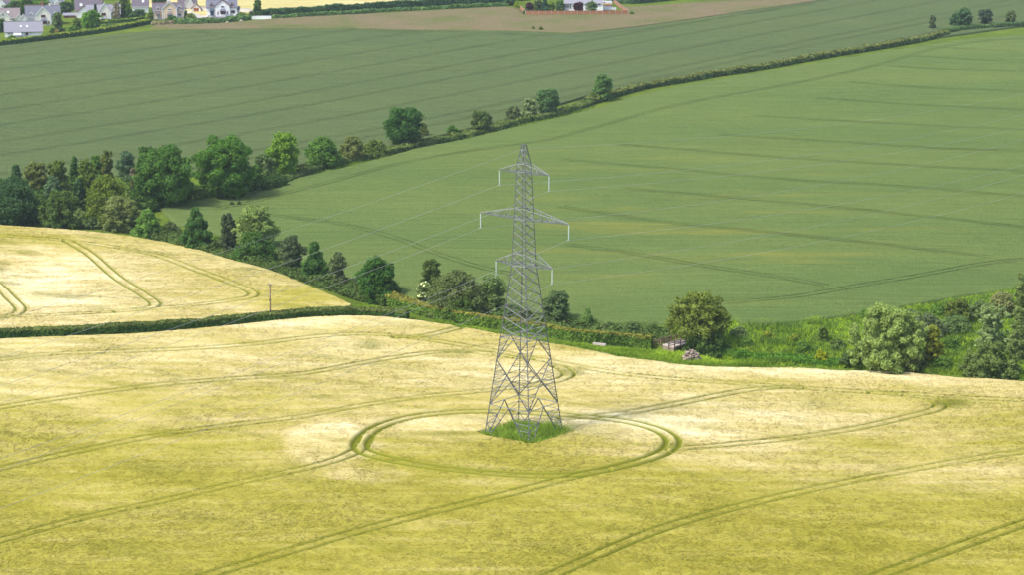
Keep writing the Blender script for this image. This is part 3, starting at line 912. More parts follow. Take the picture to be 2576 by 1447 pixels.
tree("dead_tree", "grey brown leafless bush left of the big round trees", 345, 490, 418, 44, 'ragged', (0.180, 0.143, 0.112), group=GW, sparse=.5, lobe=.2)
tree("tree", "big round dark green tree, left one of the wood's two largest", 420, 522, 360, 158, 'round', (0.075, 0.138, 0.033), group=GW, lobe=.24)
tree("tree", "biggest tree of the wood, a tall rounded deep green crown", 568, 500, 335, 168, 'round', (0.081, 0.153, 0.030), group=GW, lobe=.24)
tree("tree", "grey green ragged tree at the right shoulder of the biggest tree", 668, 462, 384, 70, 'ragged', GRY, group=GW)
tree("tree", "small fresh green tree at the right foot of the biggest tree", 645, 482, 412, 48, 'dome', MID, group=GW)
tree("tree", "dark leafy undergrowth tree below the two big round trees", 372, 525, 455, 90, 'dome', DK, group=GW)
tree("tree", "large dark green tree filling the left edge of the picture", 35, 566, 440, 158, 'dome', DKB, group=GW, lobe=.26)
tree("tree", "dark olive round tree beside the left edge tree", 152, 572, 474, 112, 'dome', (0.090, 0.128, 0.039), group=GW, lobe=.26)
tree("tree", "small pale green tree in front of the wood at the verge", 196, 573, 520, 58, 'column', PALE, group=GW)
tree("bush", "low grey green bush between the pale tree and the dome shaped tree", 235, 574, 540, 46, 'dome', GRY, cat="bush", group=GW)
tree("hawthorn_tree", "neat dome shaped olive tree at the right front of the wood", 302, 580, 488, 114, 'dome', (.165, .180, .074), group=GW, lobe=.22)
tree("tree", "round light green tree standing right of the dome shaped olive tree", 372, 600, 523, 82, 'dome', (0.120, 0.195, 0.051), group=GS)
# along the hedgerow between the green fields
tree("tree", "lime green tree standing clear at the right end of the wood", 712, 445, 331, 88, 'round', LIME, group=GH)
tree("tree", "broad mid green tree right of the lime green tree", 812, 420, 340, 96, 'dome', MID, group=GH)
tree("hawthorn_tree", "brownish hawthorn between two green trees of the hedgerow", 888, 404, 338, 68, 'dome', BRN, group=GH)
tree("hawthorn_tree", "low olive hawthorn just left of the big dark hedgerow tree", 945, 394, 349, 66, 'dome', OLV, group=GH)
tree("tree", "big dark green tree standing alone halfway along the hedgerow", 1018, 366, 266, 114, 'round', (0.054, 0.111, 0.033), group=GH, lobe=.26)
tree("bush", "small rusty bush at the right foot of the big dark hedgerow tree", 1066, 345, 308, 26, 'dome', BRN, cat="bush", group=GH)
tree("bush", "small green bush in the low stretch of hedgerow", 1138, 338, 314, 36, 'dome', MID, cat="bush", group=GH)
tree("tree", "short leaning dark tree right of the low stretch of hedgerow", 1210, 334, 276, 56, 'round', (0.087, 0.120, 0.042), group=GH)
tree("bush", "dark thorny bush left of the pale hedgerow willow", 1292, 306, 264, 56, 'dome', (0.096, 0.112, 0.054), cat="bush", group=GH)
tree("willow_tree", "pale grey green willow in the hedgerow", 1334, 296, 244, 52, 'dome', (0.173, 0.203, 0.105), group=GH)
tree("tree", "grey green tree right of the pale hedgerow willow", 1378, 290, 220, 66, 'round', (0.093, 0.150, 0.066), group=GH)
tree("bush", "olive bush at the left foot of the upright hedgerow tree", 1490, 256, 231, 36, 'dome', OLV, cat="bush", group=GH)
tree("tree", "upright narrow tree standing above the hedge near the picture's top middle", 1515, 252, 184, 52, 'column', (0.102, 0.168, 0.060), group=GH)
tree("tree", "thin reddish column tree at the left of the far hedge trees", 2345, 74, 37, 17, 'column', (0.096, 0.112, 0.068), group=GH)
tree("tree", "largest round tree on the far right stretch of hedge", 2424, 66, 18, 46, 'round', (0.075, 0.128, 0.063), group=GH)
tree("bush", "lower bush leaning on the largest far hedge tree", 2399, 66, 34, 26, 'dome', (0.068, 0.117, 0.060), cat="bush", group=GH)
tree("tree", "forked dark tree second from the right on the far hedge", 2478, 62, 21, 42, 'umbrella', (0.075, 0.105, 0.075), group=GH)
tree("tree", "clipped pale topped tree at the right end of the far hedge", 2542, 60, 26, 30, 'column', (0.112, 0.135, 0.060), group=GH)
# along the stream
tree("tree", "dark green pointed tree left of the paired stream trees", 494, 624, 518, 88, 'cone', (0.063, 0.120, 0.036), group=GS, lobe=.24)
tree("bush", "low dark scrub left of the dark pointed tree", 432, 608, 580, 50, 'dome', (0.090, 0.108, 0.051), cat="bush", group=GS, dy=6)
tree("tree", "narrow dark grey tree touching the tall pale willow", 574, 634, 534, 50, 'column', (0.078, 0.099, 0.060), group=GS)
tree("willow_tree", "tall pale olive willow rising behind a dark bush", 646, 640, 524, 118, 'round', PALE, group=GS, lobe=.22, dy=3)
tree("tree", "dark green bushy tree in front of the tall pale willow", 640, 664, 578, 112, 'dome', (0.068, 0.120, 0.033), group=GS)
tree("tree", "dark grey green tree between the pale willow and the small cone tree", 736, 688, 590, 74, 'round', (0.083, 0.105, 0.060), group=GS)
tree("tree", "small dark green cone tree by the stream", 792, 706, 604, 76, 'cone', (0.066, 0.126, 0.036), group=GS)
tree("tree", "thin brownish half bare tree with a pale trunk by the stream", 852, 728, 632, 58, 'ragged', (0.106, 0.123, 0.066), group=GS, sparse=.5, bark='palebark', trunk=.14)
tree("tree", "rounded very dark green tree at the tip of the pale barley field", 950, 757, 640, 116, 'dome', (0.054, 0.111, 0.027), group=GS, lobe=.26)
tree("tree", "dark bushy treetop behind the flowering elder", 1085, 745, 668, 62, 'round', (0.090, 0.117, 0.039), group=GS, dy=6)
tree("elder_bush", "elder bush covered in cream blossom left of the pylon", 1068, 760, 706, 58, 'dome', (0.135, 0.165, 0.068), cat="bush", group=GS, flowers=((.46, .46, .27), 110, (-.6, .25, .3, 1.1)))
tree("tree", "wide brownish olive thicket tree behind the hedge left of the pylon", 1150, 808, 672, 168, 'dome', (0.119, 0.138, 0.060), group=GS, lobe=.24)
tree("bush", "dark green bush in front of the brownish thicket tree", 1160, 812, 738, 110, 'dome', (0.083, 0.120, 0.033), cat="bush", group=GS, dy=-2)
tree("willow_tree", "thin grey green willow directly behind the pylon's left legs", 1236, 800, 686, 92, 'ragged', (0.138, 0.180, 0.075), group=GS, sparse=.8)
tree("bush", "low dark scrub behind the pylon's legs", 1320, 815, 770, 66, 'dome', (0.105, 0.128, 0.051), cat="bush", group=GS)
tree("tree", "grey green round tree just right of the pylon", 1403, 820, 728, 82, 'round', (0.099, 0.135, 0.066), group=GS)
tree("tree", "small young green tree right of the grey green tree", 1478, 832, 772, 46, 'cone', (0.135, 0.195, 0.066), group=GS, sparse=.7)
tree("bush", "low bramble bush behind the trimmed hedge, left one of two", 1530, 838, 808, 50, 'dome', (0.120, 0.150, 0.068), cat="bush", group=GS)
tree("bush", "low grey bramble bush left of the footbridge grass bank", 1590, 845, 808, 58, 'dome', GRY, cat="bush", group=GS)
tree("ash_tree", "broad olive green ash tree beside the footbridge", 1757, 880, 727, 164, 'round', (.150, .170, .044), group=GS, lobe=.20, sparse=.7, trunk=.45, nl=14, cut=.30)
tree("ivy_bush", "dark ivy covered growth at the foot of the ash tree", 1776, 890, 808, 118, 'dome', (.072, .108, .034), cat="bush", group=GS, dy=-1)
tree("willow_tree", "huge pale green willow on the right bank", 2235, 922, 758, 222, 'dome', (.215, .255, .092), group=GS, lobe=.14, droop=.45)
tree("bush", "yellow leaved bush on the right shoulder of the huge willow", 2345, 908, 814, 58, 'dome', (0.210, 0.210, 0.039), cat="bush", group=GS)
tree("hawthorn_bush", "dark rounded thorn bush at the foot of the huge willow", 2296, 932, 872, 78, 'dome', (0.093, 0.108, 0.048), cat="bush", group=GS)
tree("bush", "small dark bush at the left foot of the huge willow", 2130, 922, 880, 40, 'dome', (0.090, 0.128, 0.051), cat="bush", group=GS)
tree("gorse_bush", "small bright yellow bush by the stream bank", 2064, 913, 880, 36, 'dome', (.26, .26, .02), cat="bush")
tree("bush", "yellow green shrub behind the ash tree, larger one", 1932, 858, 830, 42, 'dome', (0.240, 0.255, 0.045), cat="bush")
tree("bush", "small yellow green shrub right beside the larger shrub", 2000, 862, 838, 26, 'dome', (0.210, 0.240, 0.045), cat="bush")
tree("bush", "lone dark bush in the middle of the bright grass bank", 2068, 862, 818, 34, 'dome', (0.128, 0.173, 0.045), cat="bush")
tree("hawthorn_bush", "bush with gold tips on the scrubby bank at the right", 2410, 815, 748, 72, 'dome', (0.128, 0.150, 0.045), cat="bush")
tree("bush", "dark green bramble mound below the gold tipped bush", 2400, 838, 790, 110, 'dome', GRY, cat="bush")
tree("bush", "grey bramble mound behind the huge willow", 2335, 850, 785, 110, 'dome', (0.126, 0.147, 0.087), cat="bush")
tree("bush", "brownish dry scrub at the field corner on the right edge", 2520, 800, 730, 90, 'dome', (.19, .185, .09), cat="bush")
tree("willow_tree", "silvery leaved poplar at the right edge", 2490, 880, 760, 100, 'ragged', (.23, .27, .14), group=GS, lobe=.16)
tree("tree", "tall ivy clad tree cut off by the right edge", 2566, 905, 688, 74, 'ragged', (.165, .195, .08), group=GS, trunk=.35, lobe=.22)
tree("bush", "big rounded dark bush in the lower right of the bank", 2490, 950, 852, 150, 'dome', (.135, .165, .062), cat="bush", lobe=.18)

# dark clumps left standing where the drill missed the wheat
for lb, px, pb, pt in (("dark weed clump in the left tip of the right wheat field, nearer the wood", 583, 522, 508), ("dark weed clump beside the tyre marks at the left tip of the right wheat field", 601, 520, 506), ("low weed clump at the far left end of the tyre marks in the wheat", 552, 528, 521)):
    tree("weed_clump", lb, px, pb, pt, 13, 'dome', (.07, .11, .04), cat="weeds", group="weeds in the wheat", trunk=False)
# scrub on the right bank
_r = random.Random(5)
SCRUB = [("low grey green bramble clump by the field corner of the right bank", 2180, 800, 776, 60), ("bramble clump under the wheat edge, nearest the huge willow's top", 2290, 800, 775, 60), ("pale bramble clump between the willow and the gold tipped bush", 2362, 795, 762, 56),
         ("bramble clump right of the gold tipped bush", 2465, 805, 755, 70), ("tall nettle clump below the grey bramble mound", 2390, 878, 846, 60), ("dark weeds clump at the right foot of the huge willow", 2372, 925, 895, 56),
         ("low green shrub at the left end of the bright bank", 1880, 872, 850, 44), ("low green shrub in the middle of the bright bank", 2020, 884, 858, 50), ("low green shrub before the huge willow's left side", 2105, 880, 850, 46), ("rough clump behind the ash tree", 1862, 848, 820, 50)]
for lb, px, pb, pt, w in SCRUB:
    tree("bramble_clump", lb, px, pb, pt, w, 'dome', _r.choice([(.125, .165, .06), (.15, .185, .085), (.11, .17, .04)]), cat="brambles", group="scrub on the right bank", trunk=False)

# hedges
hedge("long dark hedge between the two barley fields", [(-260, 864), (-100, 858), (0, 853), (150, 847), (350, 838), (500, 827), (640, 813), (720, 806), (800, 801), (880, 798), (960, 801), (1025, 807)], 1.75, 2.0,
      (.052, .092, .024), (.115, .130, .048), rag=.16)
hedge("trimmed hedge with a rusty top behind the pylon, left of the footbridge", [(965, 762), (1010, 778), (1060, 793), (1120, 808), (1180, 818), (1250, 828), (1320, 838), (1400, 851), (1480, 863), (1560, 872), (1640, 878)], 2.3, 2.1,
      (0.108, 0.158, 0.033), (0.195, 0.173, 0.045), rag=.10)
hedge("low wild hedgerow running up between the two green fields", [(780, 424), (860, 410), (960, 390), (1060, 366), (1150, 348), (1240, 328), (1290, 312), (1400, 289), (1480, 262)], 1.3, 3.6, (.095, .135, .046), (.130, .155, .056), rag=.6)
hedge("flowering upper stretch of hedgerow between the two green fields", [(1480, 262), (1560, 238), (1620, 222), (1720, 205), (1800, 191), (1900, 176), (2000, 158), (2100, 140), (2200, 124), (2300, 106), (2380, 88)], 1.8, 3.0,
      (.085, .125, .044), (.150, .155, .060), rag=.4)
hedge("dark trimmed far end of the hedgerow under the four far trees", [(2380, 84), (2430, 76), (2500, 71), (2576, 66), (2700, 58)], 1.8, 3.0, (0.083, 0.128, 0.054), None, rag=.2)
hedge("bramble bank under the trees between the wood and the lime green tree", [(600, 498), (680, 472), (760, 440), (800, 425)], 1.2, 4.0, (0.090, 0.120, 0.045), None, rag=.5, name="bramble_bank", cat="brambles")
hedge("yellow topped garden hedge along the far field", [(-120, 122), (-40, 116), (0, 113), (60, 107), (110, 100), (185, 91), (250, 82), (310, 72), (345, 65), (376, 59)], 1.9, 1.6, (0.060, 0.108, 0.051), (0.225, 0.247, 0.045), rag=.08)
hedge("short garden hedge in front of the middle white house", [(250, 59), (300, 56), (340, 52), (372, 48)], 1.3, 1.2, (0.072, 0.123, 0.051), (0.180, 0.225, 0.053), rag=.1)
hedge("tall dark hedge beyond the brown meadow", [(655, 41), (700, 36), (740, 33), (800, 30), (900, 25), (1000, 19), (1100, 13), (1200, 8), (1270, 4), (1330, -2)], 2.6, 3.0, (0.054, 0.099, 0.051), None, rag=.3)
hedge("lower green bramble strip along the edge of the brown meadow", [(688, 46), (760, 41), (860, 36), (960, 29), (1060, 24), (1160, 19), (1275, 13)], 1.3, 2.2, (0.112, 0.173, 0.068), None, rag=.4, name="bramble_strip", cat="brambles")
hedge("green scrub strip below the peach and white houses", [(440, 57), (480, 57), (520, 56), (560, 54), (600, 51), (622, 48)], 1.6, 4.0, (0.105, 0.165, 0.068), None, rag=.5, name="scrub_strip", cat="brambles")
hedge("heap of brown cut branches below the peach house", [(384, 62), (400, 62), (420, 61), (436, 60)], 1.4, 2.6, (0.240, 0.188, 0.150), None, rag=.5, name="brush_pile", cat="brush pile")
hedge("green hedge line right of the fenced bungalow", [(1535, 3), (1580, 8), (1640, 4), (1700, -2)], 2.2, 3.0, (0.068, 0.120, 0.054), None, rag=.3)
hedge("dark weeds along the stream bank on the right", [(1800, 896), (1880, 902), (1960, 908), (2040, 914), (2110, 920)], .9, 1.6, (0.090, 0.165, 0.027), None, rag=.5, name="bank_weeds", cat="weeds", core=False)

# ------------------------------------------------------------------ grass
PADG = PADW
tufts("long_grass", "tuft of long green grass under the pylon", PADG, 1700, 1.15, .22, (.225, .285, .05), lean=1.0)
tufts("long_grass", "bright long grass on the stream bank at the right", polyw([(1640, 895), (1690, 870), (1690, 815), (1850, 812), (2000, 815), (2250, 778), (2576, 726), (2720, 705), (2720, 965), (2576, 955), (2350, 940), (2150, 929), (1950, 920), (1790, 913)]), 30000, .55, .20, (.260, .325, .040))
tufts("weeds", "darker weeds and nettles growing through the bright bank grass at the right", polyw([(1690, 870), (1690, 825), (1850, 822), (2000, 822), (2250, 785), (2576, 735), (2720, 715), (2720, 965), (2576, 955), (2350, 940), (2150, 929), (1950, 920), (1800, 905)]), 4500, .95, .28, (.100, .150, .040), cat="weeds")
tufts("long_grass", "green grass verge between the trimmed hedge and the barley", polyw([(885, 772), (950, 772), (1040, 800), (1180, 828), (1320, 848), (1480, 872), (1640, 886), (1700, 892), (1800, 905), (1950, 918), (1950, 925), (1780, 921), (1700, 915), (1640, 906), (1560, 897), (1480, 878), (1380, 860), (1250, 836), (1120, 813), (1030, 802), (960, 790), (860, 782)]), 18000, .42, .13, (.19, .25, .034))
tufts("long_grass", "grass verge between the pale barley and the stream trees", polyw([(-40, 555), (0, 560), (150, 570), (300, 580), (420, 596), (500, 610), (600, 636), (680, 668), (760, 700), (840, 735), (900, 752), (980, 752), (1000, 730), (900, 715), (800, 690), (700, 650), (560, 600), (440, 575), (300, 560), (0, 545)]), 14000, .55, .16, (.12, .175, .034))
tufts("long_grass", "grass strip along the lower edge of the hedgerow", polyw([(480, 505), (640, 486), (740, 455), (860, 428), (960, 402), (1050, 378), (1180, 352), (1280, 328), (1400, 302), (1500, 276), (1490, 262), (1400, 288), (1280, 312), (1050, 364), (860, 412), (740, 440), (640, 470), (500, 495)]), 9000, .5, .2, (.125, .18, .03))

# ------------------------------------------------------------------ pylon
PB = np.array([1.8, 307.0]); AZ = R(-37.5); AD = np.array([math.cos(AZ), math.sin(AZ)])
pz = float(terr(*PB))
pyl = thing("electricity_pylon", "tall grey steel lattice pylon standing in the barley", "pylon", (PB[0], PB[1], pz))
LV = [(-.3, 6.10), (26.73, 1.85), (41.03, 1.13), (42.23, 1.06), (44.27, .50), (45.05, .38)]
def rad(z):
    for (a, ra), (b, rb) in zip(LV[:-1], LV[1:]):
        if z <= b: return ra + (rb - ra) * (z - a) / (b - a)
    return LV[-1][1]
def crn(k, z):
    a = AZ + R(45) + k * math.pi / 2
    return np.array([rad(z) * math.cos(a), rad(z) * math.sin(a), z])
for k in range(4):
    mb = MB()
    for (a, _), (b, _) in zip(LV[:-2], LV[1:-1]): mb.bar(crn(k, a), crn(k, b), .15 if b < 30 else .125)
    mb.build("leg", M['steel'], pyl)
mb = MB()
def mid(k, z, f=.5): return crn(k, z) * (1 - f) + crn((k + 1) % 4, z) * f
for k in range(4):
    k2 = (k + 1) % 4
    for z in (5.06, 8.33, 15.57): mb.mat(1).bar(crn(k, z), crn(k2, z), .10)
    mb.mat(0)
    for kk, f in ((k, .06), (k2, .94)):                     # splayed struts from the ring to the feet
        foot = mid(k, 0, .09 if kk == k else .91); apex = mid(k, 5.06)
        mb.bar(foot, apex, .12)
        for i in range(1, 5):                              # small redundant members between leg and strut
            z = i * 1.0; t = z / 5.06
            a = crn(kk, z); b = foot * (1 - t) + apex * t; mb.mat(1).bar(a, b, .065)
            z2 = (i - 1) * 1.0; mb.mat(0).bar(crn(kk, z2 if i % 2 else z), foot * (1 - (z if i % 2 else z2) / 5.06) + apex * ((z if i % 2 else z2) / 5.06), .065)
    for a, b in ((k, k2), (k2, k)):
        mb.bar(crn(a, 5.06), crn(b, 12.11), .105)
    mb.bar(crn(k, 12.11), mid(k, 15.57), .10); mb.bar(crn(k2, 12.11), mid(k, 15.57), .10)
    for kk in (k, k2):                                     # ladders between leg and diagonals
        o = k2 if kk == k else k
        for lo, hi in ((5.06, 8.33), (8.33, 12.11), (12.11, 15.57)):
            for q in (.25, .5, .75):
                z = lo + (hi - lo) * q
                if lo < 8: d = crn(kk, 5.06) * (1 - (z - 5.06) / 7.05) + crn(o, 12.11) * ((z - 5.06) / 7.05)
                elif lo < 12: d = crn(o, 5.06) * (1 - (z - 5.06) / 7.05) + crn(kk, 12.11) * ((z - 5.06) / 7.05)
                else: d = crn(kk, 12.11) * (1 - (z - 12.11) / 3.46) + mid(k, 15.57) * ((z - 12.11) / 3.46)
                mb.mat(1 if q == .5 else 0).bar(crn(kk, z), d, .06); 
                mb.mat(0).bar(crn(kk, z - .55), d, .055)
    # double lattice above
    def lattice(z0, z1, n, w):   # crossed diagonals, one pair to a panel
        zs = [z0 + (z1 - z0) * (i / n) for i in range(n + 1)]
        for i in range(n):
            j = i + 1
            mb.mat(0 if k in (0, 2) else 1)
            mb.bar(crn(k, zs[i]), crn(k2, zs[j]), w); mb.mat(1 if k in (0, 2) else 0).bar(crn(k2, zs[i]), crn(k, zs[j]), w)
    zz = [15.57]; 
    lattice(15.57, 26.73, 7, .085)
    lattice(26.73, 41.03, 11, .07)
    lattice(41.03, 44.27, 3, .06)
    mb.mat(1)
    for z in (26.73, 28.56, 33.85, 35.43, 41.03, 42.23, 44.27): mb.bar(crn(k, z), crn(k2, z), .10)
# cross members seen inside the rings
for z in (15.57, 26.73, 33.85, 41.03):
    mb.bar(crn(0, z), crn(2, z), .06); mb.bar(crn(1, z), crn(3, z), .06)
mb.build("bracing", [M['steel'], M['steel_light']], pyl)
mb = MB()
for k in range(4):
    mb.bar(crn(k, 44.27), crn(k, 45.05), .15); mb.bar(crn(k, 45.05), crn((k + 1) % 4, 45.05), .13)
mb.build("peak_frame", M['steel'], pyl)
TIPS = {}
for nm, hs, zb, zu in (('T', 4.65, 40.85, 42.23), ('M', 8.3, 33.86, 35.43), ('B', 5.3, 26.78, 28.56)):
    for sd in (1, -1):
        tip = np.array([AD[0] * hs * sd, AD[1] * hs * sd, zb])
        cs = (3, 0) if sd == 1 else (1, 2)
        mb = MB()
        for c in cs:
            mb.mat(0).bar(crn(c, zb), tip, .09); mb.mat(1).bar(crn(c, zu), tip + np.array([0, 0, .08]), .085)
            nb = 5 if nm == 'M' else 3
            for i in range(1, nb):
                t = i / nb; t2 = (i - .5) / nb
                lo_ = crn(c, zb) * (1 - t) + tip * t; up = crn(c, zu) * (1 - t2) + tip * t2
                mb.mat(i % 2).bar(lo_, up, .06)
                up2 = crn(c, zu) * (1 - t) + tip * t; mb.bar(lo_, up2, .05)
        for i in range(nb):
            t = i / nb; t2 = (i + 1) / nb
            a = crn(cs[0], zb) * (1 - t) + tip * t; b = crn(cs[1], zb) * (1 - t2) + tip * t2; a2 = crn(cs[1], zb) * (1 - t) + tip * t
            mb.mat(1).bar(a, b, .06); mb.bar(a, a2, .06)
        arm = mb.build("cross_arm", [M['steel'], M['steel_light']], pyl)
        mb = MB(); zt = zb - .18; pts = []; rr = []
        mb.bar(tip, (tip[0], tip[1], zt), .05)
        for q in range(14):
            z = zt - q * .146
            for dz, r_ in ((0, .03), (.03, .06), (.055, .11), (.085, .11), (.115, .05)):
                pts.append((tip[0], tip[1], z - dz)); rr.append(r_)
        mb.tube(pts, rr, 10)
        end = np.array([tip[0], tip[1], zt - 14 * .146 - .12])
        mb.bar((tip[0], tip[1], zt - 14 * .146 + .03), end, .05); mb.bar(end - np.array([.22, .22, 0]), end + np.array([.22, .22, 0]), .07)
        mb.build("insulator_string", M['insul'], arm, True)
        TIPS[nm + ('R' if sd == 1 else 'L')] = end + np.array([PB[0], PB[1], pz])
TIPS['E'] = np.array([PB[0], PB[1], pz + 44.5])

WL = {'TL': "power cable hung from the upper left arm of the pylon", 'TR': "power cable hung from the upper right arm of the pylon", 'ML': "power cable hung from the long middle left arm of the pylon", 'MR': "power cable hung from the long middle right arm of the pylon",
      'BL': "power cable hung from the lower left arm of the pylon", 'BR': "power cable hung from the lower right arm of the pylon", 'E': "earth wire running through the peak of the pylon"}
for k, e in TIPS.items():
    mb = MB()
    dr = R(52.5); dl = R(49.5) + math.pi
    pl_ = [e + np.array([math.cos(dl) * t, math.sin(dl) * t, -.130 * t + .00026 * t * t]) for t in np.arange(260, 0, -5.0)]
    pr_ = [e + np.array([math.cos(dr) * t, math.sin(dr) * t, -.090 * t + .00024 * t * t]) for t in np.arange(0, 380, 5.0)]
    mb.tube(np.array(pl_ + pr_), .021 if k != "E" else .017, 5)
    tag(mb.build("power_cable", M['wire'], None, True), WL[k], "cable", "cables strung through the pylon")

# low scrub joining the stream trees
hedge("low scrub under the stream trees left of the pylon", [(395, 600), (440, 612), (520, 630), (620, 664), (700, 688), (800, 715), (900, 748), (985, 765)], 1.7, 4.5, (.075, .105, .034), None, rag=.7, name="stream_scrub", cat="scrub", core=False, dens=.9)
hedge("low scrub behind the trimmed hedge right of the pylon", [(1230, 806), (1330, 822), (1430, 836), (1520, 846), (1620, 852), (1690, 850)], 1.6, 4.0, (.095, .13, .045), None, rag=.7, name="stream_scrub", cat="scrub", core=False, dens=.9)
# wood floor
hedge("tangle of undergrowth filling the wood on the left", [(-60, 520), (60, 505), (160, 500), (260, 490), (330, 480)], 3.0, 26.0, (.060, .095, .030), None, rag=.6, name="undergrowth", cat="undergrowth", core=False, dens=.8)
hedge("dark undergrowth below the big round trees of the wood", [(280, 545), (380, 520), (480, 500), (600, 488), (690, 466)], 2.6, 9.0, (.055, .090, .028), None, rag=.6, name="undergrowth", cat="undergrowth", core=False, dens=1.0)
for o in [o for o in COL.objects if o.name.startswith("undergrowth")]: o["kind"] = "stuff"

# ------------------------------------------------------------------ houses
M['white'] = simple("white_render", (.88, .87, .84), .9, .6, .06)
M['cream'] = simple("cream_render", (.80, .76, .67), .9, .6, .06)
M['peach'] = simple("peach_render", (.72, .55, .37), .9, .6, .06)
M['grey_render'] = simple("grey_render", (.56, .55, .54), .9, .6, .08)
M['slate'] = simple("slate_roof", (.135, .142, .18), .75, 2.2, .2)
M['slate_light'] = simple("weathered_slate_roof", (.24, .235, .27), .75, 2.2, .15)
M['brown_tile'] = simple("brown_tile_roof", (.22, .18, .175), .8, 2.2, .2)
M['purple_tile'] = simple("purple_tile_roof", (.125, .105, .125), .8, 2.2, .2)
M['trim'] = simple("white_trim", (.8, .8, .8), .6)
M['redtrim'] = simple("red_brown_trim", (.20, .06, .045), .7)
M['dark'] = simple("dark_trim", (.05, .055, .06), .6)
M['glass'] = simple("window_glass", (.035, .042, .05), .08)
M['skyglass'] = simple("rooflight_glass", (.62, .68, .76), .1)
M['brick'] = simple("red_brick", (.34, .15, .10), .9, 3, .3)
M['teal'] = simple("teal_paint", (.03, .07, .10), .5)
M['rdoor'] = simple("brown_door", (.33, .10, .035), .5)
M['wdoor'] = simple("white_door", (.7, .72, .74), .5)
M['gdoor'] = simple("sage_door", (.33, .42, .36), .5)
M['tarmac'] = simple("tarmac", (.12, .12, .125), .9, 2, .2)
M['gravel'] = simple("pale_gravel", (.42, .38, .34), .95, 3, .2)
M['fence'] = simple("orange_fence_board", (.40, .17, .075), .8, 3, .3)
M['post'] = simple("concrete_post", (.50, .46, .42), .9, 3, .15)

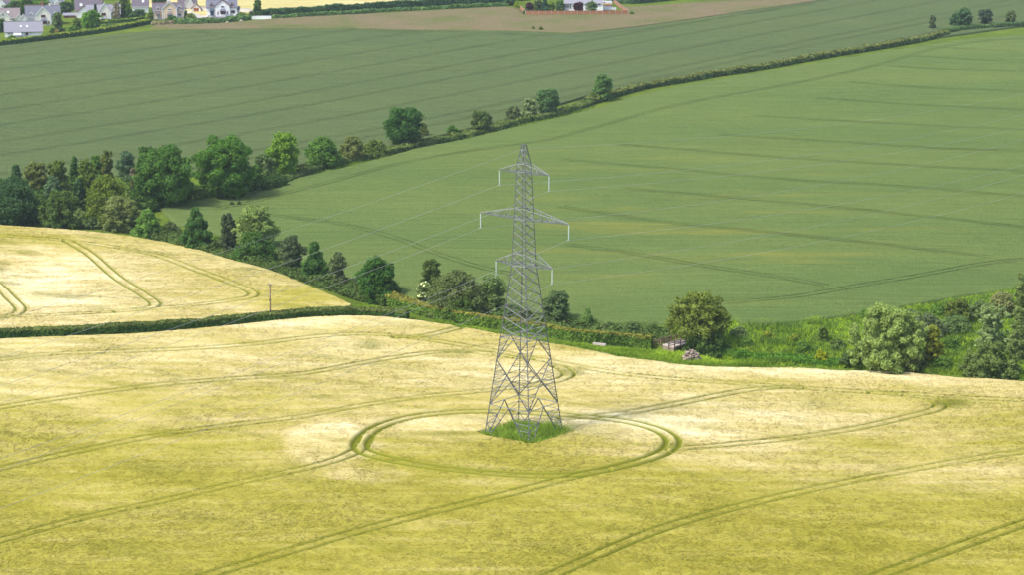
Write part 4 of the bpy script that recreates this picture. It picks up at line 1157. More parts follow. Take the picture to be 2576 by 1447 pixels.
class House:
    """front faces the camera; positions are read off the frame and turned into metres at the house's own distance"""
    def __init__(s, name, label, pxc, pyb, walls, roof, trim, depth=7.5, rz=0.0, dy=0.0, group="houses at the edge of the village"):
        p = at(pxc, pyb); p = p + np.array([p[0] / p[1], 1.]) * dy
        s.s = ppm(p[0], p[1], float(terr(*p))); s.pxc = pxc; s.pyb = pyb - 0.0; s.dep = math.atan((CAMH - float(terr(*p))) / p[1])
        s.k = 1 + dy / p[1]; s.D = depth; s.walls = walls; s.roof = roof; s.trim = trim
        s.root = thing(name, label, name.split('_')[-1] if '_' in name else name, G(p, -.1), rz + math.atan2(-p[0], p[1]), group)
    def X(s, px): return (px - s.pxc) / s.s * s.k
    def Z(s, py): return (s.pyb - py) / s.s / math.cos(s.dep) * s.k + .1
    def block(s, l, r, eave, ridge, y0=0.0, D=None, gable_front=False, nm="wall", base=None, roof=None, wall=None, trim=None, over=.35):
        D = D or s.D; roof = roof or s.roof; wall = wall or s.walls; trim = trim or s.trim
        x0, x1, ze = s.X(l), s.X(r), s.Z(eave); zr = s.Z(ridge)
        mb = MB()
        if not gable_front:
            zr = max(ze + .8, zr - D / 2 * math.tan(s.dep))
            mb.poly_prism([(x0, y0, -.6), (x0, y0 + D, -.6), (x0, y0 + D, ze), (x0, y0 + D / 2, zr - .05), (x0, y0, ze)], (x1 - x0, 0, 0))
            w = mb.build(nm, M[wall], s.root)
            mb = MB(); t = .16; sl = (zr - ze) / (D / 2)
            for sg in (-1, 1):
                ye = y0 + D / 2 + sg * (D / 2 + over); z_e = ze - over * sl
                mb.poly_prism([(x0 - over, ye, z_e + .02), (x0 - over, y0 + D / 2, zr + .02), (x0 - over, y0 + D / 2, zr + t + .04), (x0 - over, ye, z_e + t)], (x1 - x0 + 2 * over, 0, 0))
            rf = mb.build("roof", M[roof], s.root)
            mb = MB(); mb.box(((x0 + x1) / 2, y0 + D / 2, zr + t + .09), (x1 - x0 + 2 * over, .26, .14)); mb.build("ridge", M['brick' if roof in ('slate', 'purple_tile') else roof], rf)
            mb = MB(); mb.box(((x0 + x1) / 2, y0 - over - .07, ze - over * sl + .05), (x1 - x0 + 2 * over, .12, .16)); mb.build("gutter", M[trim], rf)
        else:
            xm = (x0 + x1) / 2
            mb.poly_prism([(x0, y0, -.6), (x1, y0, -.6), (x1, y0, ze), (xm, y0, zr - .05), (x0, y0, ze)], (0, D, 0))
            w = mb.build(nm, M[wall], s.root)
            sl = (zr - ze) / (xm - x0); t = .16; mb = MB()
            for sg in (-1, 1):
                xe = xm + sg * (xm - x0 + over); z_e = ze - over * sl
                mb.poly_prism([(xe, y0 - .25, z_e + .02), (xm, y0 - .25, zr + .02), (xm, y0 - .25, zr + t + .04), (xe, y0 - .25, z_e + t)], (0, D + .25, 0))
            rf = mb.build("roof", M[roof], s.root)
            mb = MB()
            for sg in (-1, 1):
                xe = xm + sg * (xm - x0 + over + .03); z_e = ze - over * sl
                mb.poly_prism([(xe, y0 - .30, z_e - .16), (xm, y0 - .30, zr - .12), (xm, y0 - .30, zr + .24), (xe, y0 - .30, z_e + .20)], (0, .045, 0))
            mb.build("bargeboard", M[trim], rf)
        return rf
    def window(s, l, r, t, b, y, frame='trim', bars=1, nm="window", glass='glass'):
        x0, x1, z0, z1 = s.X(l), s.X(r), s.Z(b), s.Z(t); xm, zm, w, h = (x0 + x1) / 2, (z0 + z1) / 2, x1 - x0, z1 - z0
        mb = MB(); f = .12
        mb.box((xm, y - .02, z1 - f / 2), (w, .14, f)).box((xm, y - .02, z0 + f / 2), (w, .14, f))
        mb.box((x0 + f / 2, y - .02, zm), (f, .14, h - 2 * f)).box((x1 - f / 2, y - .02, zm), (f, .14, h - 2 * f))
        for i in range(bars): mb.box((x0 + w * (i + 1) / (bars + 1), y - .02, zm), (.08, .13, h - 2 * f))
        mb.box((xm, y - .06, z0 - .07), (w + .3, .22, .12))
        o = mb.build(nm, M[frame], s.root)
        mb = MB(); mb.box((xm, y, zm), (w - .1, .10, h - .1)); mb.build("pane", M[glass], o)
    def door(s, l, r, t, b, y, mat='wdoor', nm="door"):
        x0, x1, z0, z1 = s.X(l), s.X(r), s.Z(b), s.Z(t)
        mb = MB(); mb.box(((x0 + x1) / 2, y, (z0 + z1) / 2), (x1 - x0, .12, z1 - z0))
        for i in range(3): mb.box(((x0 + x1) / 2, y - .07, z0 + (z1 - z0) * (.2 + .3 * i)), ((x1 - x0) * .8, .03, (z1 - z0) * .2))
        mb.build(nm, M[mat], s.root)
    def canopy(s, l, r, t, b, y, d=.9, roof=None, nm="bay_roof"):
        x0, x1, z0, z1 = s.X(l), s.X(r), s.Z(b), s.Z(t); i = (x1 - x0) * .2
        mb = MB(); mb.add([(x0, y, z0), (x1, y, z0), (x1, y - d, z0), (x0, y - d, z0), (x0 + i, y, z1), (x1 - i, y, z1), (x1 - i, y - d * .35, z1), (x0 + i, y - d * .35, z1)],
                         [(3, 2, 1, 0), (4, 5, 6, 7), (2, 3, 7, 6), (1, 2, 6, 5), (3, 0, 4, 7), (0, 1, 5, 4)])
        mb.build(nm, M[roof or s.roof], s.root)
    def bay(s, l, r, t, b, y, d=.75, frame='trim'):
        x0, x1, z1 = s.X(l), s.X(r), s.Z(t)
        zb = s.Z(b); mb = MB(); mb.box(((x0 + x1) / 2, y - d / 2, (zb - .6) / 2), (x1 - x0, d, zb + .6)); mb.build("bay", M[s.walls], s.root)
        s.window(l, r, t, b, y - d, frame, 3, "bay_window")
        for x in (x0, x1):
            mb = MB(); mb.box((x, y - d / 2, (zb + z1) / 2), (.14, d - .06, z1 - zb)); mb.build("bay_side", M['glass'], s.root)
    def dormer(s, l, r, t, b, y, wl, wr, wt, wb, trim=None):
        x0, x1, z0, z1 = s.X(l), s.X(r), s.Z(b), s.Z(t); xm = (x0 + x1) / 2; ze = z0 + (z1 - z0) * .45; ins = (x1 - x0) * .14
        mb = MB(); mb.poly_prism([(x0 + ins, y, z0 - .6), (x1 - ins, y, z0 - .6), (x1 - ins, y, ze), (xm, y, z1 - .2), (x0 + ins, y, ze)], (0, 2.6, 0)); o = mb.build("dormer", M[s.walls], s.root)
        mb = MB()
        for xe in (x0, x1): mb.poly_prism([(xe, y - .2, ze - .12), (xm, y - .2, z1 - .12), (xm, y - .2, z1 + .08), (xe, y - .2, ze + .08)], (0, 2.8, 0))
        mb.build("dormer_roof", M[s.roof], o)
        mb = MB()
        for xe in (x0, x1): mb.poly_prism([(xe, y - .25, ze - .2), (xm, y - .25, z1 - .18), (xm, y - .25, z1 + .10), (xe, y - .25, ze + .10)], (0, .045, 0))
        mb.build("bargeboard", M[trim or s.trim], o)
        s.window(wl, wr, wt, wb, y, s.trim, 1)
    def chimney(s, px, top, y, w=.9, h=1.8, mat='brick'):
        mb = MB(); z = s.Z(top); mb.box((s.X(px), y, z - h / 2), (w, .7, h)).box((s.X(px), y, z + .06), (w + .2, .9, .12))
        for q in (-.2, .2): mb.tube([(s.X(px) + q, y, z + .1), (s.X(px) + q, y, z + .5)], .12, 8)
        mb.build("chimney", M[mat], s.root)
    def rooflight(s, px, py, w, y0, D, eave, ridge, h=1.2):
        ze = s.Z(eave); zr = max(ze + .8, s.Z(ridge) - D / 2 * math.tan(s.dep)); sl = (zr - ze) / (D / 2); 
        z = s.Z(py); yy = y0
        for _ in range(20):
            zc = s.Z(py) - (yy - y0) * math.tan(s.dep); yy = y0 + (zc - ze) / sl
        z = ze + (yy - y0) * sl + .26; a = math.atan(sl); c, sn = math.cos(a) * h / 2, math.sin(a) * h / 2; x = s.X(px); nx = (0, -math.sin(a) * .06, math.cos(a) * .06)
        mb = MB(); mb.poly_prism([(x - w / 2, yy - c, z - sn), (x + w / 2, yy - c, z - sn), (x + w / 2, yy + c, z + sn), (x - w / 2, yy + c, z + sn)], nx)
        mb.build("rooflight", M['skyglass'], s.root)
    def quoins(s, px, y, t, b):
        mb = MB(); z0, z1 = s.Z(b), s.Z(t); n = max(3, int((z1 - z0) / .4))
        for i in range(n): mb.box((s.X(px), y + .06, z0 + (z1 - z0) * (i + .5) / n), (.6 if i % 2 else .38, .18, (z1 - z0) / n * .86))
        mb.build("quoin", M['trim'], s.root)

# H1: cream house with slate roof at the far left
h = House("house", "large cream two storey house with blue slate roof behind the long white cottage", 109, 62, 'cream', 'slate', 'trim', 8.0)
h.block(67, 151, 40, 13)
h.block(92, 128, 34.6, 16.5, -1.2, 5.2, True)
h.block(52.5, 70, 46, 35, -.6, 5.0, True)
h.door(61, 69, 46, 53, -.62, 'wdoor', "garage_door")
h.window(104.5, 115, 36.2, 41.4, -1.22, 'redtrim', 1); h.bay(104, 117.5, 50.5, 58, -1.2, .7, 'redtrim'); h.canopy(102.5, 119, 45.5, 50, -1.2, 1.1)
h.window(121.8, 124.4, 51, 57.6, -1.22, 'redtrim', 0); h.bay(75, 87, 50.5, 58, 0, .7, 'redtrim'); h.canopy(74.5, 88, 45.5, 50, 0, 1.1)
h.door(132.5, 138, 49.5, 60, 0, 'gdoor'); h.dormer(75, 87, 28.5, 40, .5, 78, 84.5, 34.5, 40); h.dormer(133, 145, 28.5, 40, .5, 135, 142, 34.5, 40)
h.chimney(108.5, 7, 4.0); h.chimney(127, 12, 4.0, mat='cream')
h.quoins(92.6, -1.2, 34.6, 61); h.quoins(127.5, -1.2, 34.6, 61)
# H2: long white cottage
h = House("cottage", "long low white cottage with a plain slate roof and two rooflights beside the garden hedge", 60, 91, 'white', 'slate_light', 'dark', 7.0)
h.block(14, 106, 78, 53.5)
h.rooflight(53.7, 66.6, .75, 0, 7.0, 78, 53.5, 1.0); h.rooflight(69.2, 66.4, .8, 0, 7.0, 78, 53.5, 1.0)
h.window(65, 71, 81, 87, 0, 'redtrim', 1); h.block(22.5, 34.5, 83, 79.8, -1.5, 1.6, True, over=.2, roof='slate')
h.block(35, 53, 86.5, 84, -2.4, 2.2, False, "lean_to", over=.15, roof='grey_render', wall='grey_render')
for px in (63.2, 77.2):
    mb = MB(); mb.tube([(h.X(px), -.1, 0), (h.X(px), -.1, h.Z(78.5))], .06, 6); mb.build("downpipe", M['dark'], h.root)
# H3: brown roofed bungalow at the left edge
h = House("bungalow", "cream bungalow with a pinkish brown tiled roof at the left edge", 20, 51, 'cream', 'brown_tile', 'trim', 8.0)
h.block(-30, 49, 43, 20); h.block(-8, 26, 43, 27, -1.6, 6, True); h.block(41, 55, 43.5, 33.5, -.8, 5, True)
h.rooflight(21.5, 31, 1.0, 0, 8, 43, 20, 1.3); h.window(5.8, 11.5, 33, 38, -1.62, 'trim', 1); h.window(7, 11, 41, 45, -1.62, 'trim', 1); h.window(22, 29.5, 46, 50, -1.62, 'trim', 2)
# H0: white house behind, far left top
h = House("house", "white gabled house rising behind the trees at the top left corner", 4, 24, 'white', 'purple_tile', 'redtrim', 9)
h.block(-22, 24, 12, -8); h.block(-14, 14, 10, -8, -1.5, 6, True, trim='trim')
h = House("house", "white house with tall windows half hidden behind trees at the top edge", 140, 18, 'white', 'slate', 'trim', 8)
h.block(112, 160, 3, -12); h.block(128, 147, 2, -10, -1.2, 5, True); h.window(132, 136, 3.5, 9.5, -1.22); h.window(140, 143.5, 3, 9, -1.22)
# H4: middle white house
h = House("house", "pale grey rendered house with a tall front gable beside a dark conifer", 261, 53, 'grey_render', 'slate_light', 'trim', 8)
h.walls = 'cream'
h.block(219.5, 302, 34, 11); h.block(249.5, 279, 27.5, 7.5, -1.4, 6, True); h.window(256, 266.5, 30.8, 37, -1.42, 'redtrim', 1)
h.bay(255, 269, 45, 51.5, -1.4, .7, 'redtrim'); h.canopy(254.5, 270, 41, 45, -1.4, 1.1); h.door(273, 275.6, 45, 51.5, -1.42, 'teal'); h.quoins(278.6, -1.4, 28, 52)
h.window(282, 292, 30, 34.5, -.02, 'dark', 2)
h = House("house", "white house with a dark purple roof and pink edged gable behind the pale grey house", 225, 47, 'white', 'purple_tile', 'redtrim', 8, dy=9)
h.block(191.5, 257, 31, 4.5); h.rooflight(206, 18.5, 1.1, 0, 8, 31, 4.5, 1.4); h.block(195, 232, 33, 18.5, -3, 6, True); h.window(208, 215, 38, 44, -3.02, 'redtrim', 1); h.chimney(259, 1, 4.0)
# H5: roof behind the dark round trees
h = House("house", "house with only its dark purple roof and rooflight showing left of the peach house", 357, 36, 'white', 'purple_tile', 'trim', 9, dy=8)
h.block(334, 374, 20, -6); h.rooflight(361, 9.3, 1.0, 0, 9, 20, -6, 1.3)
# H6: peach house
h = House("house", "peach rendered house with white quoins and two dormers", 424, 46, 'peach', 'purple_tile', 'trim', 8)
h.block(386, 463, 24.5, 7); h.block(408.8, 445, 19.5, 3.8, -1.4, 6, True); h.window(422.6, 431, 20, 25, -1.42, 'trim', 2)
h.bay(422, 434, 35, 41.5, -1.4, .6); h.canopy(421, 434.6, 31.3, 34.6, -1.4, 1.0); h.window(415, 417.3, 35.5, 42, -1.42, 'trim', 0); h.window(438.6, 440.8, 35.5, 42, -1.42, 'trim', 0)
h.window(447.7, 456.6, 32.5, 39.8, -.02, 'trim', 2); h.canopy(392.6, 405.4, 29.3, 34, 0, 1.3); h.door(397, 402, 35, 44.5, -.03, 'gdoor'); h.window(394.4, 396.6, 35, 44.3, -.02, 'trim', 0); h.window(402.4, 404.6, 35, 44.3, -.02, 'trim', 0)
h.dormer(393.6, 404.4, 13.8, 24.5, .4, 396.2, 401.6, 18, 24); h.dormer(446.6, 458, 12.2, 23.5, .4, 449, 455.2, 16.5, 23)
for q in (386.8, 462.3): h.quoins(q, -.06, 25, 45)
for q in (409.6, 444.2): h.quoins(q, -1.46, 20, 46)
h.chimney(424, -6, 4.0, mat='trim')
# behind the peach house
h = House("house", "grey walled house with a big dark roof behind the peach house", 474, 33, 'grey_render', 'purple_tile', 'trim', 9, dy=14)
h.block(452, 555 - 0, 26, -10) if False else h.block(450, 556 - 0 if False else 489 + 66 - 60, 24, -12); h.block(462, 492 - 3, 22, -2, -2, 6, True); h.rooflight(474 - 20, 5.5, 1.0, 0, 9, 24, -12, 1.3); h.window(466, 469, 26, 30, -2.02, 'dark', 0)
# garage
h = House("garage", "small white gabled garage with an orange brown door", 493, 31, 'white', 'brown_tile', 'redtrim', 7)
h.block(482, 505, 20, 9.6, 0, 7, True); h.door(487.5, 500, 18.8, 30.4, -.03, 'rdoor', "garage_door")
# H8
h = House("house", "white house with red brown trim and a teal arched porch beside the parked white car", 560, 39.5, 'white', 'slate', 'redtrim', 8.5)
h.block(521, 596, 17.5, 0); h.block(542.6, 578, 12.5, -2, -1.4, 6.5, True); h.window(555.6, 565.4, 13, 18.5, -1.42, 'trim', 2)
h.bay(555, 567.2, 25, 33, -1.4, .7, 'redtrim'); h.canopy(553, 568.6, 21.4, 25.6, -1.4, 1.1, 'slate'); h.window(547.3, 549.8, 27.6, 33.6, -1.42, 'redtrim', 0); h.window(571.7, 574, 26, 33, -1.42, 'redtrim', 0)
h.window(581.4, 591, 25.4, 31.2, -.02, 'redtrim', 1); h.canopy(526.6, 541.4, 21.2, 26, 0, 1.4, 'teal'); h.door(529.6, 538.6, 25.8, 37.6, -.03, 'teal')
h.dormer(528, 538.4, 6, 17.5, .4, 530.4, 536.2, 11, 16.6); h.dormer(579, 589.4, 6, 17, .4, 581.5, 586.5, 10.5, 16); h.chimney(573, -8, 4.2, mat='white')
h.block(596.2, 603.6, 23, 17.5, 1.0, 4, False, "side_room", over=.2); h.window(598.6, 600.4, 24, 30, .98, 'redtrim', 0)
for px in (526.2, 541.4):
    mb = MB(); mb.tube([(h.X(px), -.6, 0), (h.X(px), -.6, .5)], [.22, .28], 8); mb.build("planter", M['dark'], h.root)
# H9 bungalow inside the orange fence
h = House("bungalow", "white bungalow with a slate roof inside the orange fence", 1470, 27, 'white', 'slate_light', 'trim', 9)
h.block(1420, 1517, 6, -14); h.window(1429.8, 1432, 9.5, 18, -.02, 'dark', 0); h.window(1434, 1436.6, 9.3, 18.2, -.02, 'dark', 0); h.window(1503.4, 1511.4, 7, 12.5, -.02, 'trim', 1); h.window(1471, 1476.5, 8.5, 14, -.02, 'trim', 1); h.window(1471, 1476.6, 20, 23, -.02, 'trim', 1)
h = House("shed", "grey boarded shed with a dark sloping roof against the white bungalow", 1424, 28, 'grey_render', 'dark', 'dark', 4, dy=-3.5)
h.block(1415, 1432, 13.5, 11.2, 0, 4, False, over=.15)
h = House("shed", "rusty red shed between the cream house and the pale grey house", 170, 44, 'brick', 'slate_light', 'dark', 5)
h.block(160, 188, 38, 33.5, 0, 5, False, over=.3); h.door(166, 171, 39, 44, -.03, 'dark')

# ------------------------------------------------------------------ walls, fences, yards
def wall_thing(name, label, cat, pts, h, t, mat, cap=None, drop=.3, group=None):
    pl = polyw(pts); b = np.array(G(pl[len(pl) // 2])); mb = MB()
    for a, c in zip(pl[:-1], pl[1:]):
        n_ = max(1, int(np.linalg.norm(c - a) / 6)); q = [a + (c - a) * i / n_ for i in range(n_ + 1)]
        for u, v in zip(q[:-1], q[1:]):
            z = min(float(terr(*u)), float(terr(*v))); ctr = (u + v) / 2; ang = math.atan2(*(v - u)[::-1])
            mb.mat(0).box((ctr[0] - b[0], ctr[1] - b[1], z - b[2] + h / 2 - drop / 2), (np.linalg.norm(v - u) + t * .9, t, h + drop), ang)
            if cap: mb.mat(1).box((ctr[0] - b[0], ctr[1] - b[1], z - b[2] + h + .06), (np.linalg.norm(v - u) + t * .9, t + .12, .12), ang)
    o = mb.build(name, [M[mat]] + ([M[cap]] if cap else []), None); o.location = b
    return tag(o, label, cat, group)
wall_thing("garden_wall", "white garden wall with a dark coping right of the parked car", "wall", [(619, 48), (645, 47.5), (682, 47)], 1.6, .25, 'white', 'dark')
wall_thing("garden_wall", "grey block wall behind the white house's lawn", "wall", [(602, 30), (630, 33), (655, 36), (681, 38)], 2.0, .22, 'grey_render', 'post')
wall_thing("garden_wall", "grey block wall between the garage and the white house", "wall", [(505, 27), (521, 28)], 1.8, .22, 'grey_render', 'post')
wall_thing("garden_wall", "grey timber fence between the peach house and the garage", "fence", [(464, 33), (484, 38), (500, 45), (520, 55)], 1.7, .15, 'grey_render', None)
wall_thing("garden_wall", "low white wall in front of the bungalow's drive", "wall", [(1499, 24), (1522, 24), (1549, 23.6)], 1.0, .3, 'white', None)
def yard(name, label, pts, mat, kind="structure", lift=.06):
    fg = field_grid(polyw(pts), 1.2, 1.2, lift, (), rough=.0, depth=0)
    tag(link(name, npmesh(name, fg['V'], fg['F']), M[mat]), label, name.replace('_', ' '), kind=kind)
yard("driveway", "grey tarmac drive in front of the peach and white houses", [(386, 48), (440, 50), (470, 50), (520, 50), (560, 47), (619, 46), (619, 41), (520, 39), (465, 44), (386, 45)], 'tarmac')
yard("driveway", "pale gravel drive in front of the garage", [(486, 31), (506, 31), (522, 38), (534, 44), (515, 46), (500, 38)], 'gravel', lift=.10)
yard("lawn", "bright lawn beside the white house", [(604, 34), (640, 37), (680, 41), (680, 46), (620, 44), (606, 38)], 'lawn')
yard("lawn", "lawn inside the orange fence", [(1310, 19), (1325, 34.5), (1578, 33.5), (1550, 18)], 'lawn')
yard("driveway", "dark drive beside the white bungalow", [(1518, 10), (1532, 10), (1546, 18), (1548, 22.5), (1520, 22.5)], 'tarmac', lift=.12)

def panel_fence(label, pts, h=1.7, bay=2.75):
    pl = smooth(polyw(pts), .5); seg = np.linalg.norm(np.diff(pl, axis=0), axis=1); cum = np.concatenate([[0], np.cumsum(seg)])
    n = int(cum[-1] / bay); S = np.linspace(0, cum[-1], n + 1)
    P = np.stack([np.interp(S, cum, pl[:, 0]), np.interp(S, cum, pl[:, 1])], -1)
    root = thing("panel_fence", label, "fence", G(P[0])); b = np.array(G(P[0]))
    pm = MB(); pm.box((0, 0, h / 2 + .05), (.14, .14, h + .3)).box((0, 0, h + .24), (.18, .18, .08)); post = pm.build("fence_post", M['post'], root); post.location = (0, 0, 0)
    for i in range(n):
        u, v = P[i], P[i + 1]; L = np.linalg.norm(v - u); ang = math.atan2(*(v - u)[::-1])
        mb = MB(); k = int((L - .16) / .16)
        for j in range(k): mb.box((.1 + (j + .5) * (L - .2) / k, .012 * (j % 2), h / 2 + .12), ((L - .2) / k * .97, .035, h - .18))
        mb.box((L / 2, -.035, .12), (L - .2, .05, .22)).box((L / 2, -.045, h * .8), (L - .2, .03, .09))
        o = mb.build("fence_panel", M['fence'], root); o.location = Vector(G(u)) - Vector(b); o.rotation_euler = (0, 0, ang)
        if i:
            c = post.copy(); COL.objects.link(c); c.parent = root; c.location = Vector(G(u)) - Vector(b)
    c = post.copy(); COL.objects.link(c); c.parent = root; c.location = Vector(G(P[-1])) - Vector(b)
panel_fence("long orange board fence with pale posts in front of the white bungalow", [(1323, 36), (1400, 36), (1500, 35.6), (1580, 35)])
panel_fence("orange board fence running back along the right side of the bungalow", [(1580.6, 34.6), (1564, 22), (1549, 10), (1534, -2)])
panel_fence("short orange board fence at the left side of the bungalow's garden", [(1322.6, 35.6), (1313, 27), (1304, 19)])

# ------------------------------------------------------------------ vehicles
def car(label, px, py, L, W, H, body, two=None, rz=0.0, van=False):
    p = at(px, py); nm = "parked_van" if van else "parked_car"
    root = thing(nm, label, "van" if van else "car", G(p, .08), rz)
    pr = ([(-.5, .22), (-.5, .62), (-.47, .66), (-.30, .70), (-.12, .98), (.18, 1.0), (.36, .70), (.47, .62), (.5, .5), (.5, .22)] if not van else
          [(-.5, .16), (-.5, .5), (-.40, .56), (-.30, .96), (-.22, 1.0), (.49, 1.0), (.5, .9), (.5, .16)])
    mb = MB(); ring_ = [(x * L, -W / 2, z * H) for x, z in pr]; mb.poly_prism(ring_, (0, W, 0))
    o = mb.build("body", M[body], root)
    bv = o.modifiers.new("bevel", 'BEVEL'); bv.width = .07; bv.segments = 2
    if two:
        mb = MB(); mb.box((0, -W / 2 - .004, H * .32), (L * .97, .03, H * .30)); mb.build("lower_panel", M[two], root)
    mb = MB()
    if van: mb.poly_prism([(-.375 * L, -W / 2 - .012, .58 * H), (-.2 * L, -W / 2 - .012, .58 * H), (-.2 * L, -W / 2 - .012, .88 * H), (-.30 * L, -W / 2 - .012, .88 * H)], (0, .02, 0))
    else:
        mb.poly_prism([(-.27 * L, -W / 2 - .012, .71 * H), (.31 * L, -W / 2 - .012, .71 * H), (.17 * L, -W / 2 - .012, .93 * H), (-.11 * L, -W / 2 - .012, .93 * H)], (0, .02, 0))
    mb.build("window", M['glass'], root)
    for x in (-.31, .31):
        for sd in (-1, 1):
            mb = MB(); mb.tube([(x * L, sd * (W / 2 - .16), .3), (x * L, sd * (W / 2 + .03), .3)], .32, 14); w = mb.build("wheel", M['dark'], root)
            mb = MB(); mb.tube([(x * L, sd * (W / 2 + .02), .3), (x * L, sd * (W / 2 + .045), .3)], .19, 10); mb.build("rim", M['trim'], w)
    for sd in (-.35, .35):
        mb = MB(); mb.box((-.5 * L - .01, sd * W, .52 * H), (.06, .3, .14)); mb.build("headlight", M['skyglass'], root)
        mb = MB(); mb.box((.5 * L + .01, sd * W, .52 * H), (.05, .28, .14)); mb.build("tail_light", M['redtrim'], root)
M['carwhite'] = simple("white_car_paint", (.80, .80, .80), .25)
M['vanorange'] = simple("orange_car_paint", (.62, .30, .04), .35)
car("white saloon car parked in front of the white house", 601, 40.5, 4.5, 1.8, 1.45, 'carwhite', rz=R(4))
car("white van with orange lower sides beside the bungalow", 1526.5, 13.5, 4.6, 1.9, 2.1, 'carwhite', 'vanorange', rz=R(8), van=True)

# ------------------------------------------------------------------ village trees
GV = "garden trees in the village"
def vt(*a, **k): k.setdefault('group', GV); return tree(*a, **k)
vt("tree", "wide dark tree mass behind the brown roofed bungalow", 42, 36, 0, 62, 'round', DKB, trunk=.25)
vt("tree", "tall dark tree right behind the bungalow's ridge", 66, 38, -6, 44, 'round', DK)
vt("tree", "leafy tree behind the cream house's roof ridge", 100, 24, -6, 60, 'round', MID)
vt("tree", "round garden tree right of the cream house", 166, 33, 2, 42, 'round', DKB)
vt("tree", "dark tree at the top edge left of the pale field", 196, 22, -8, 42, 'round', DK)
vt("tree", "tree mass at the top edge above the white purple roofed house", 235, 12, -10, 56, 'round', DKB)
vt("tree", "dark olive bush at the left edge above the cottage's end", 2, 80, 45, 30, 'round', DK)
vt("bush", "green bush in front of the cottage's left end", 30, 101, 88, 30, 'dome', MID, cat="bush")
vt("tree", "grey green tree at the corner of the cream house", 146, 72, 29, 30, 'round', GRY)
vt("bush", "pale grey bush above the garden hedge", 132, 82, 69, 20, 'dome', GRY, cat="bush")
vt("bush", "second grey bush beside it at the garden hedge", 152, 82, 67, 24, 'dome', (.085, .13, .06), cat="bush")
vt("bush", "orange tinted small bush between the grey bushes at the garden hedge", 143, 84, 73, 11, 'dome', (.30, .21, .10), cat="bush")
vt("bush", "brownish bush left of the lime garden tree", 192, 70, 44, 26, 'dome', OLV, cat="bush")
vt("bush", "fresh green bush at the lime garden tree's left foot", 186, 80, 62, 36, 'dome', MID, cat="bush")
vt("tree", "bright lime green garden tree in front of the white gabled house", 231, 74, 23, 58, 'round', (.11, .20, .032), lobe=.24)
vt("conifer", "dark slim conifer column beside the pale grey gable", 241.5, 54, 10, 14, 'cone', (.034, .07, .035))
vt("bush", "round clipped bush at the right of the pale grey house", 289, 53, 38, 22, 'dome', MID, cat="bush")
vt("birch_tree", "bare grey birch in front of the pale grey house's roof", 294, 54, 2, 24, 'ragged', (.24, .20, .16), sparse=.28, bark='palebark', trunk=.14)
vt("tree", "tall olive tree behind the bare grey birch", 312, 46, -10, 40, 'round', OLV)
vt("tree", "pointed mid green garden tree left of the very dark round one", 322, 47, 10, 38, 'cone', MID)
vt("tree", "very dark round tree left of the peach house", 350, 48, 22, 46, 'round', DKB)
vt("bush", "grey green bush row behind the garden hedge", 278, 68, 57, 48, 'dome', GRY, cat="bush")
vt("bush", "olive bush at the left corner of the peach house", 381, 50, 26, 16, 'round', OLV, cat="bush")
vt("tree", "very dark trees at the top edge behind the peach house", 400, 18, -14, 44, 'round', DKB)
vt("bush", "dome shaped clipped bush in front of the peach house", 433, 50, 38, 36, 'dome', (.07, .13, .03), cat="bush")
vt("conifer", "small dark cone shaped conifer right of the peach house", 468, 49, 25, 14, 'cone', DKB)
vt("bush", "yellow green bush left of the garage's drive", 481, 49, 32, 26, 'dome', (.15, .18, .04), cat="bush")
vt("bush", "light green bush on the lawn right of the white house", 606, 41, 31, 22, 'dome', (.13, .18, .04), cat="bush")
vt("bush", "small brown leaved shrub by the grey block wall", 632, 40, 27, 12, 'round', BRN, cat="bush")
vt("poplar_tree", "tall narrow poplar beside the white garden wall", 649, 45, -2, 26, 'column', (.085, .135, .045))
vt("bush", "dark bush at the corner where the meadow hedge begins", 690, 40, 22, 26, 'dome', DKB, cat="bush")
vt("tree", "lime yellow tree at the left corner of the fenced garden", 1302, 22, 2, 20, 'round', (.20, .26, .02))
vt("tree", "dark trees at the top edge left of the fenced garden", 1285, 12, -14, 36, 'round', DKB)
vt("copper_tree", "purple leaved tree among the green trees at the left of the fenced garden", 1332, 30, 5, 24, 'round', PURP)
vt("willow_tree", "pale olive tree between the purple tree and the dark conifer", 1353, 30, -2, 26, 'round', (.11, .14, .06))
vt("conifer", "dark blue green conifer in the fenced garden", 1371, 33, -4, 32, 'cone', (.04, .085, .05))
vt("bush", "lime strip bush right of the dark blue green conifer", 1387, 30, 2, 20, 'round', (.15, .20, .04), cat="bush")
vt("bush", "low dark bush by the fence at the garden's left end", 1326, 34, 22, 22, 'dome', DKB, cat="bush")
vt("tree", "round grey green tree in front of the grey shed", 1408, 31, 0, 27, 'round', (.08, .13, .045))
vt("copper_tree", "round dark copper beech in front of the white bungalow", 1454.5, 31, 4, 28, 'round', (.060, .022, .034))
vt("tree", "light grey green tree with upright twigs in front of the white bungalow", 1489, 31, 1, 30, 'round', (.125, .165, .075), sparse=.7)
vt("bush", "tiny green bush outside the right end of the orange fence", 1590, 36, 30, 10, 'dome', MID, cat="bush")
vt("bush", "small round bush in the brown meadow, left one of two", 1342, 73, 67, 9, 'dome', OLV, cat="bush")
vt("bush", "small round bush on a bare stem in the brown meadow", 1360, 75, 66, 10, 'umbrella', OLV, cat="bush", trunk=.1)

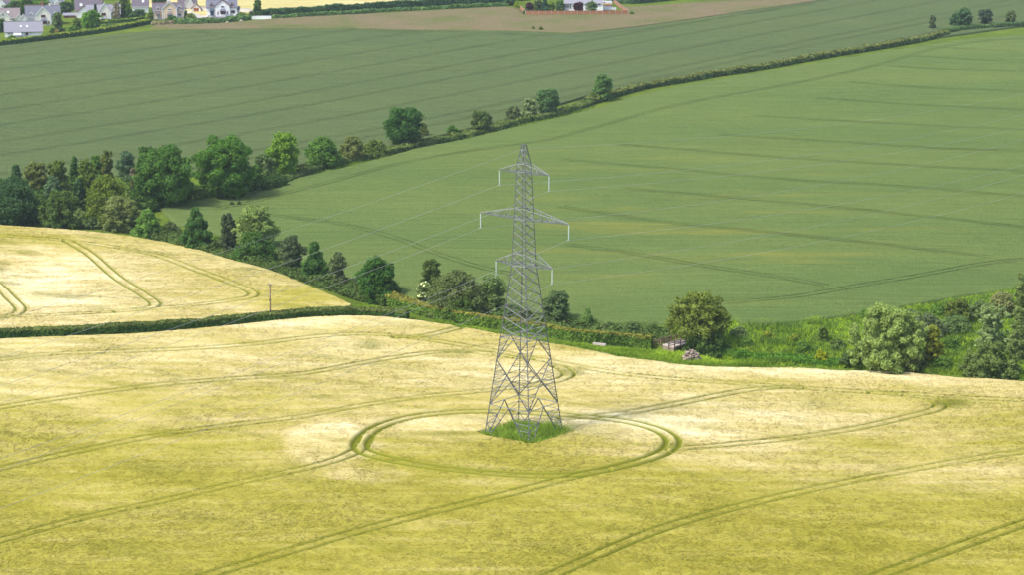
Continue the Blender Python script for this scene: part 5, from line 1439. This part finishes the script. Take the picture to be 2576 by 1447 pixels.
# ------------------------------------------------------------------ small things
def pole(label, px, pb, pt, r=.13, mat='wood', arms=True, nm="utility_pole", cat="pole"):
    p = at(px, pb); H = (pb - pt) / ppm(*p) / math.cos(math.atan(CAMH / p[1]))
    root = thing(nm, label, cat, G(p, -.2)); mb = MB(); mb.tube([(0, 0, 0), (.02, 0, H * .5), (.05, 0, H + .2)], [r * 1.15, r, r * .8], 9); mb.build("post", M[mat], root, True)
    if arms:
        mb = MB(); mb.box((.05, -.1, H - .05), (.9, .12, .12)).bar((.05, -.1, H - .6), (.42, -.1, H - .08), .05); mb.build("cross_bar", M[mat], root)
        for x in (-.32, .05, .42):
            mb = MB(); mb.tube([(.05 + x * .95, -.1, H), (.05 + x * .95, -.1, H + .08), (.05 + x * .95, -.1, H + .2)], [.03, .07, .05], 8); mb.build("insulator", M['insul'], root, True)
        mb = MB(); mb.box((-.05, -.22, H * .58), (.28, .2, .3)); mb.build("junction_box", M['steel'], root)
        mb = MB(); mb.bar((-.1, -.15, H * .6), (-.55, -.1, H * .78), .04); mb.build("stay_bracket", M['steel'], root)
    return root
pole("brown wooden utility pole standing in the long dark hedge", 681, 808, 713)
pole("thin grey lamp post between the bungalow and the cream house", 52, 36, 17, .07, 'steel', False, "lamp_post", "lamp post")
pole("thin grey lamp post left of the peach house", 383, 34, -6, .07, 'steel', False, "lamp_post", "lamp post")
pole("thin grey lamp post among the garden trees right of the cream house", 163, 34, 20, .07, 'steel', False, "lamp_post", "lamp post")
for lb, px, pb, pt in (("short dark fence post at the end of the long dark hedge", 1021, 806, 786), ("leaning fence post at the field gateway on the right", 2148, 801, 788)):
    p = at(px, pb); Hh = (pb - pt) / ppm(*p) / .95; mb = MB(); mb.box((0, 0, Hh / 2 - .1), (.16, .14, Hh + .2)).box((0, 0, Hh + .02), (.10, .09, .06))
    o = mb.build("fence_post", M['wood'], None); o.location = G(p); tag(o, lb, "post", "lone fence posts")

# footbridge over the stream
A0, A1 = at(1666, 878, .5), at(1710, 856, .5)            # left edge, near end and far end
dv = (A1 - A0) / np.linalg.norm(A1 - A0); Lb = np.linalg.norm(A1 - A0) + .5; Wb = 2.7
zb = max(float(terr(*A0)), float(terr(*A1))) + .55
br = thing("footbridge", "pale concrete farm bridge with dark wooden rails beside the ash tree", "bridge", (A0[0], A0[1], zb), math.atan2(dv[1], dv[0]))
mb = MB(); mb.box((Lb / 2, -Wb / 2, -.15), (Lb, Wb, .3))
for i in range(1, 6): mb.box((Lb * i / 6 + .05, -Wb / 2, .012), (.06, Wb - .1, .02))
mb.build("deck", M['concrete'], br)
for sd, l0, l1 in ((0, -.2, Lb), (-Wb, -1.6, Lb * .62)):
    mb = MB(); n_ = 4 if sd == 0 else 3
    mb.box(((l0 + l1) / 2, sd, 1.12), (l1 - l0, .14, .09))
    for z in (.78, .44): mb.box(((l0 + l1) / 2, sd, z), (l1 - l0, .06, .13))
    mb.build("handrail", M['wood'], br)
    for i in range(n_ + 1):
        big = i in (0, n_); mb = MB(); mb.box((l0 + (l1 - l0) * i / n_, sd + (.10 if sd == 0 else -.10), .5), (.20 if big else .13, .16, 1.5 if big else 1.25)); mb.build("rail_post", M['wood'], br)
mb = MB(); mb.box((.4, -Wb / 2, -1.0), (.8, Wb, 1.5)).box((Lb - .4, -Wb / 2, -1.0), (.8, Wb, 1.5)); mb.build("abutment", M['stone'], br)
# field gate left of the bridge
g0, g1 = at(1638, 868), at(1664, 871)
dg = g1 - g0; gt = thing("field_gate", "dark wooden gate between the trimmed hedge and the bridge", "gate", G(g0), math.atan2(dg[1], dg[0])); Lg = np.linalg.norm(dg)
mb = MB()
for z in (.25, .55, .85, 1.15): mb.box((Lg / 2, 0, z), (Lg - .1, .05, .09))
mb.bar((.1, .04, .25), (Lg - .1, .04, 1.15), .06); mb.build("gate_bars", M['wood'], gt)
for x in (0, Lg): mb = MB(); mb.box((x, .02, .6), (.16, .16, 1.5)); mb.build("gate_post", M['wood'], gt)

# rubble heap
def rock(mb, c, r, rr):
    import itertools
    u = rr.normal(size=(14, 3)); u /= np.linalg.norm(u, axis=1)[:, None]
    bm_pts = u * r * np.array([1.25, 1.0, .72]) * (.8 + .4 * rr.random((14, 1)))
    import bmesh
    bm = bmesh.new(); vs = [bm.verts.new(p) for p in bm_pts]; res = bmesh.ops.convex_hull(bm, input=vs)
    bm.verts.ensure_lookup_table(); bm.verts.index_update()
    vv = [np.array(v.co) + c for v in bm.verts]; ff = [tuple(v.index for v in f.verts) for f in bm.faces]; bm.free()
    mb.add(vv, ff)
ph = at(1738, 907); rr_ = np.random.default_rng(4); root = thing("stone_heap", "heap of pale rubble stones in front of the ash tree", "stone heap", G(ph, -.05))
M['stone2'] = simple("dark_rubble", (.15, .115, .09), .9, 2.2, .4); M['stone3'] = simple("pale_rubble", (.38, .31, .23), .9, 2.2, .3)
for i in range(150):
    mb = MB(); a = rr_.random() * 2 * math.pi; q = math.sqrt(rr_.random()); x, y = q * 1.75 * math.cos(a), q * 1.5 * math.sin(a)
    z = 1.95 * (1 - q ** 1.8) * (.55 + .5 * rr_.random()) + .1
    rock(mb, np.zeros(3), .20 + .20 * rr_.random() ** 2, rr_)
    o = mb.build("stone", M[['stone', 'stone2', 'stone3'][rr_.integers(3)]], root); o.location = (x, y, z)
for lb, px, py, r_ in (("big pale boulder at the edge of the brown meadow", 606, 54, .9), ("flat pale boulder in the brown meadow left of the big one", 572, 56, .6)):
    mb = MB(); rock(mb, np.zeros(3), r_, rr_); o = mb.build("boulder", M['stone3'], None); o.location = G(at(px, py), r_ * .35); tag(o, lb, "boulder")
b0, b1 = at(1492, 867), at(1524, 871); db = b1 - b0
mb = MB(); mb.box((0, 0, .18), (np.linalg.norm(db), .4, .36)).box((0, 0, .37), (np.linalg.norm(db) * .98, .3, .03)); o = mb.build("concrete_beam", M['concrete'], None); o.location = G((b0 + b1) / 2); o.rotation_euler = (0, 0, math.atan2(db[1], db[0])); tag(o, "pale concrete beam lying in the grass before the trimmed hedge", "beam")

# ------------------------------------------------------------------ haze
hz = MB(); hz.box((0, 900, 60), (3000, 2600, 180)); m, nt, out = newmat("haze_air")
pv = nt.nodes.new("ShaderNodeVolumePrincipled"); pv.inputs["Color"].default_value = (.86, .92, 1.0, 1); pv.inputs["Density"].default_value = .00009; pv.inputs["Anisotropy"].default_value = .3
nt.links.new(pv.outputs[0], out.inputs["Volume"]); tag(hz.build("haze", m), "thin pale haze over the fields", "haze", kind="stuff")
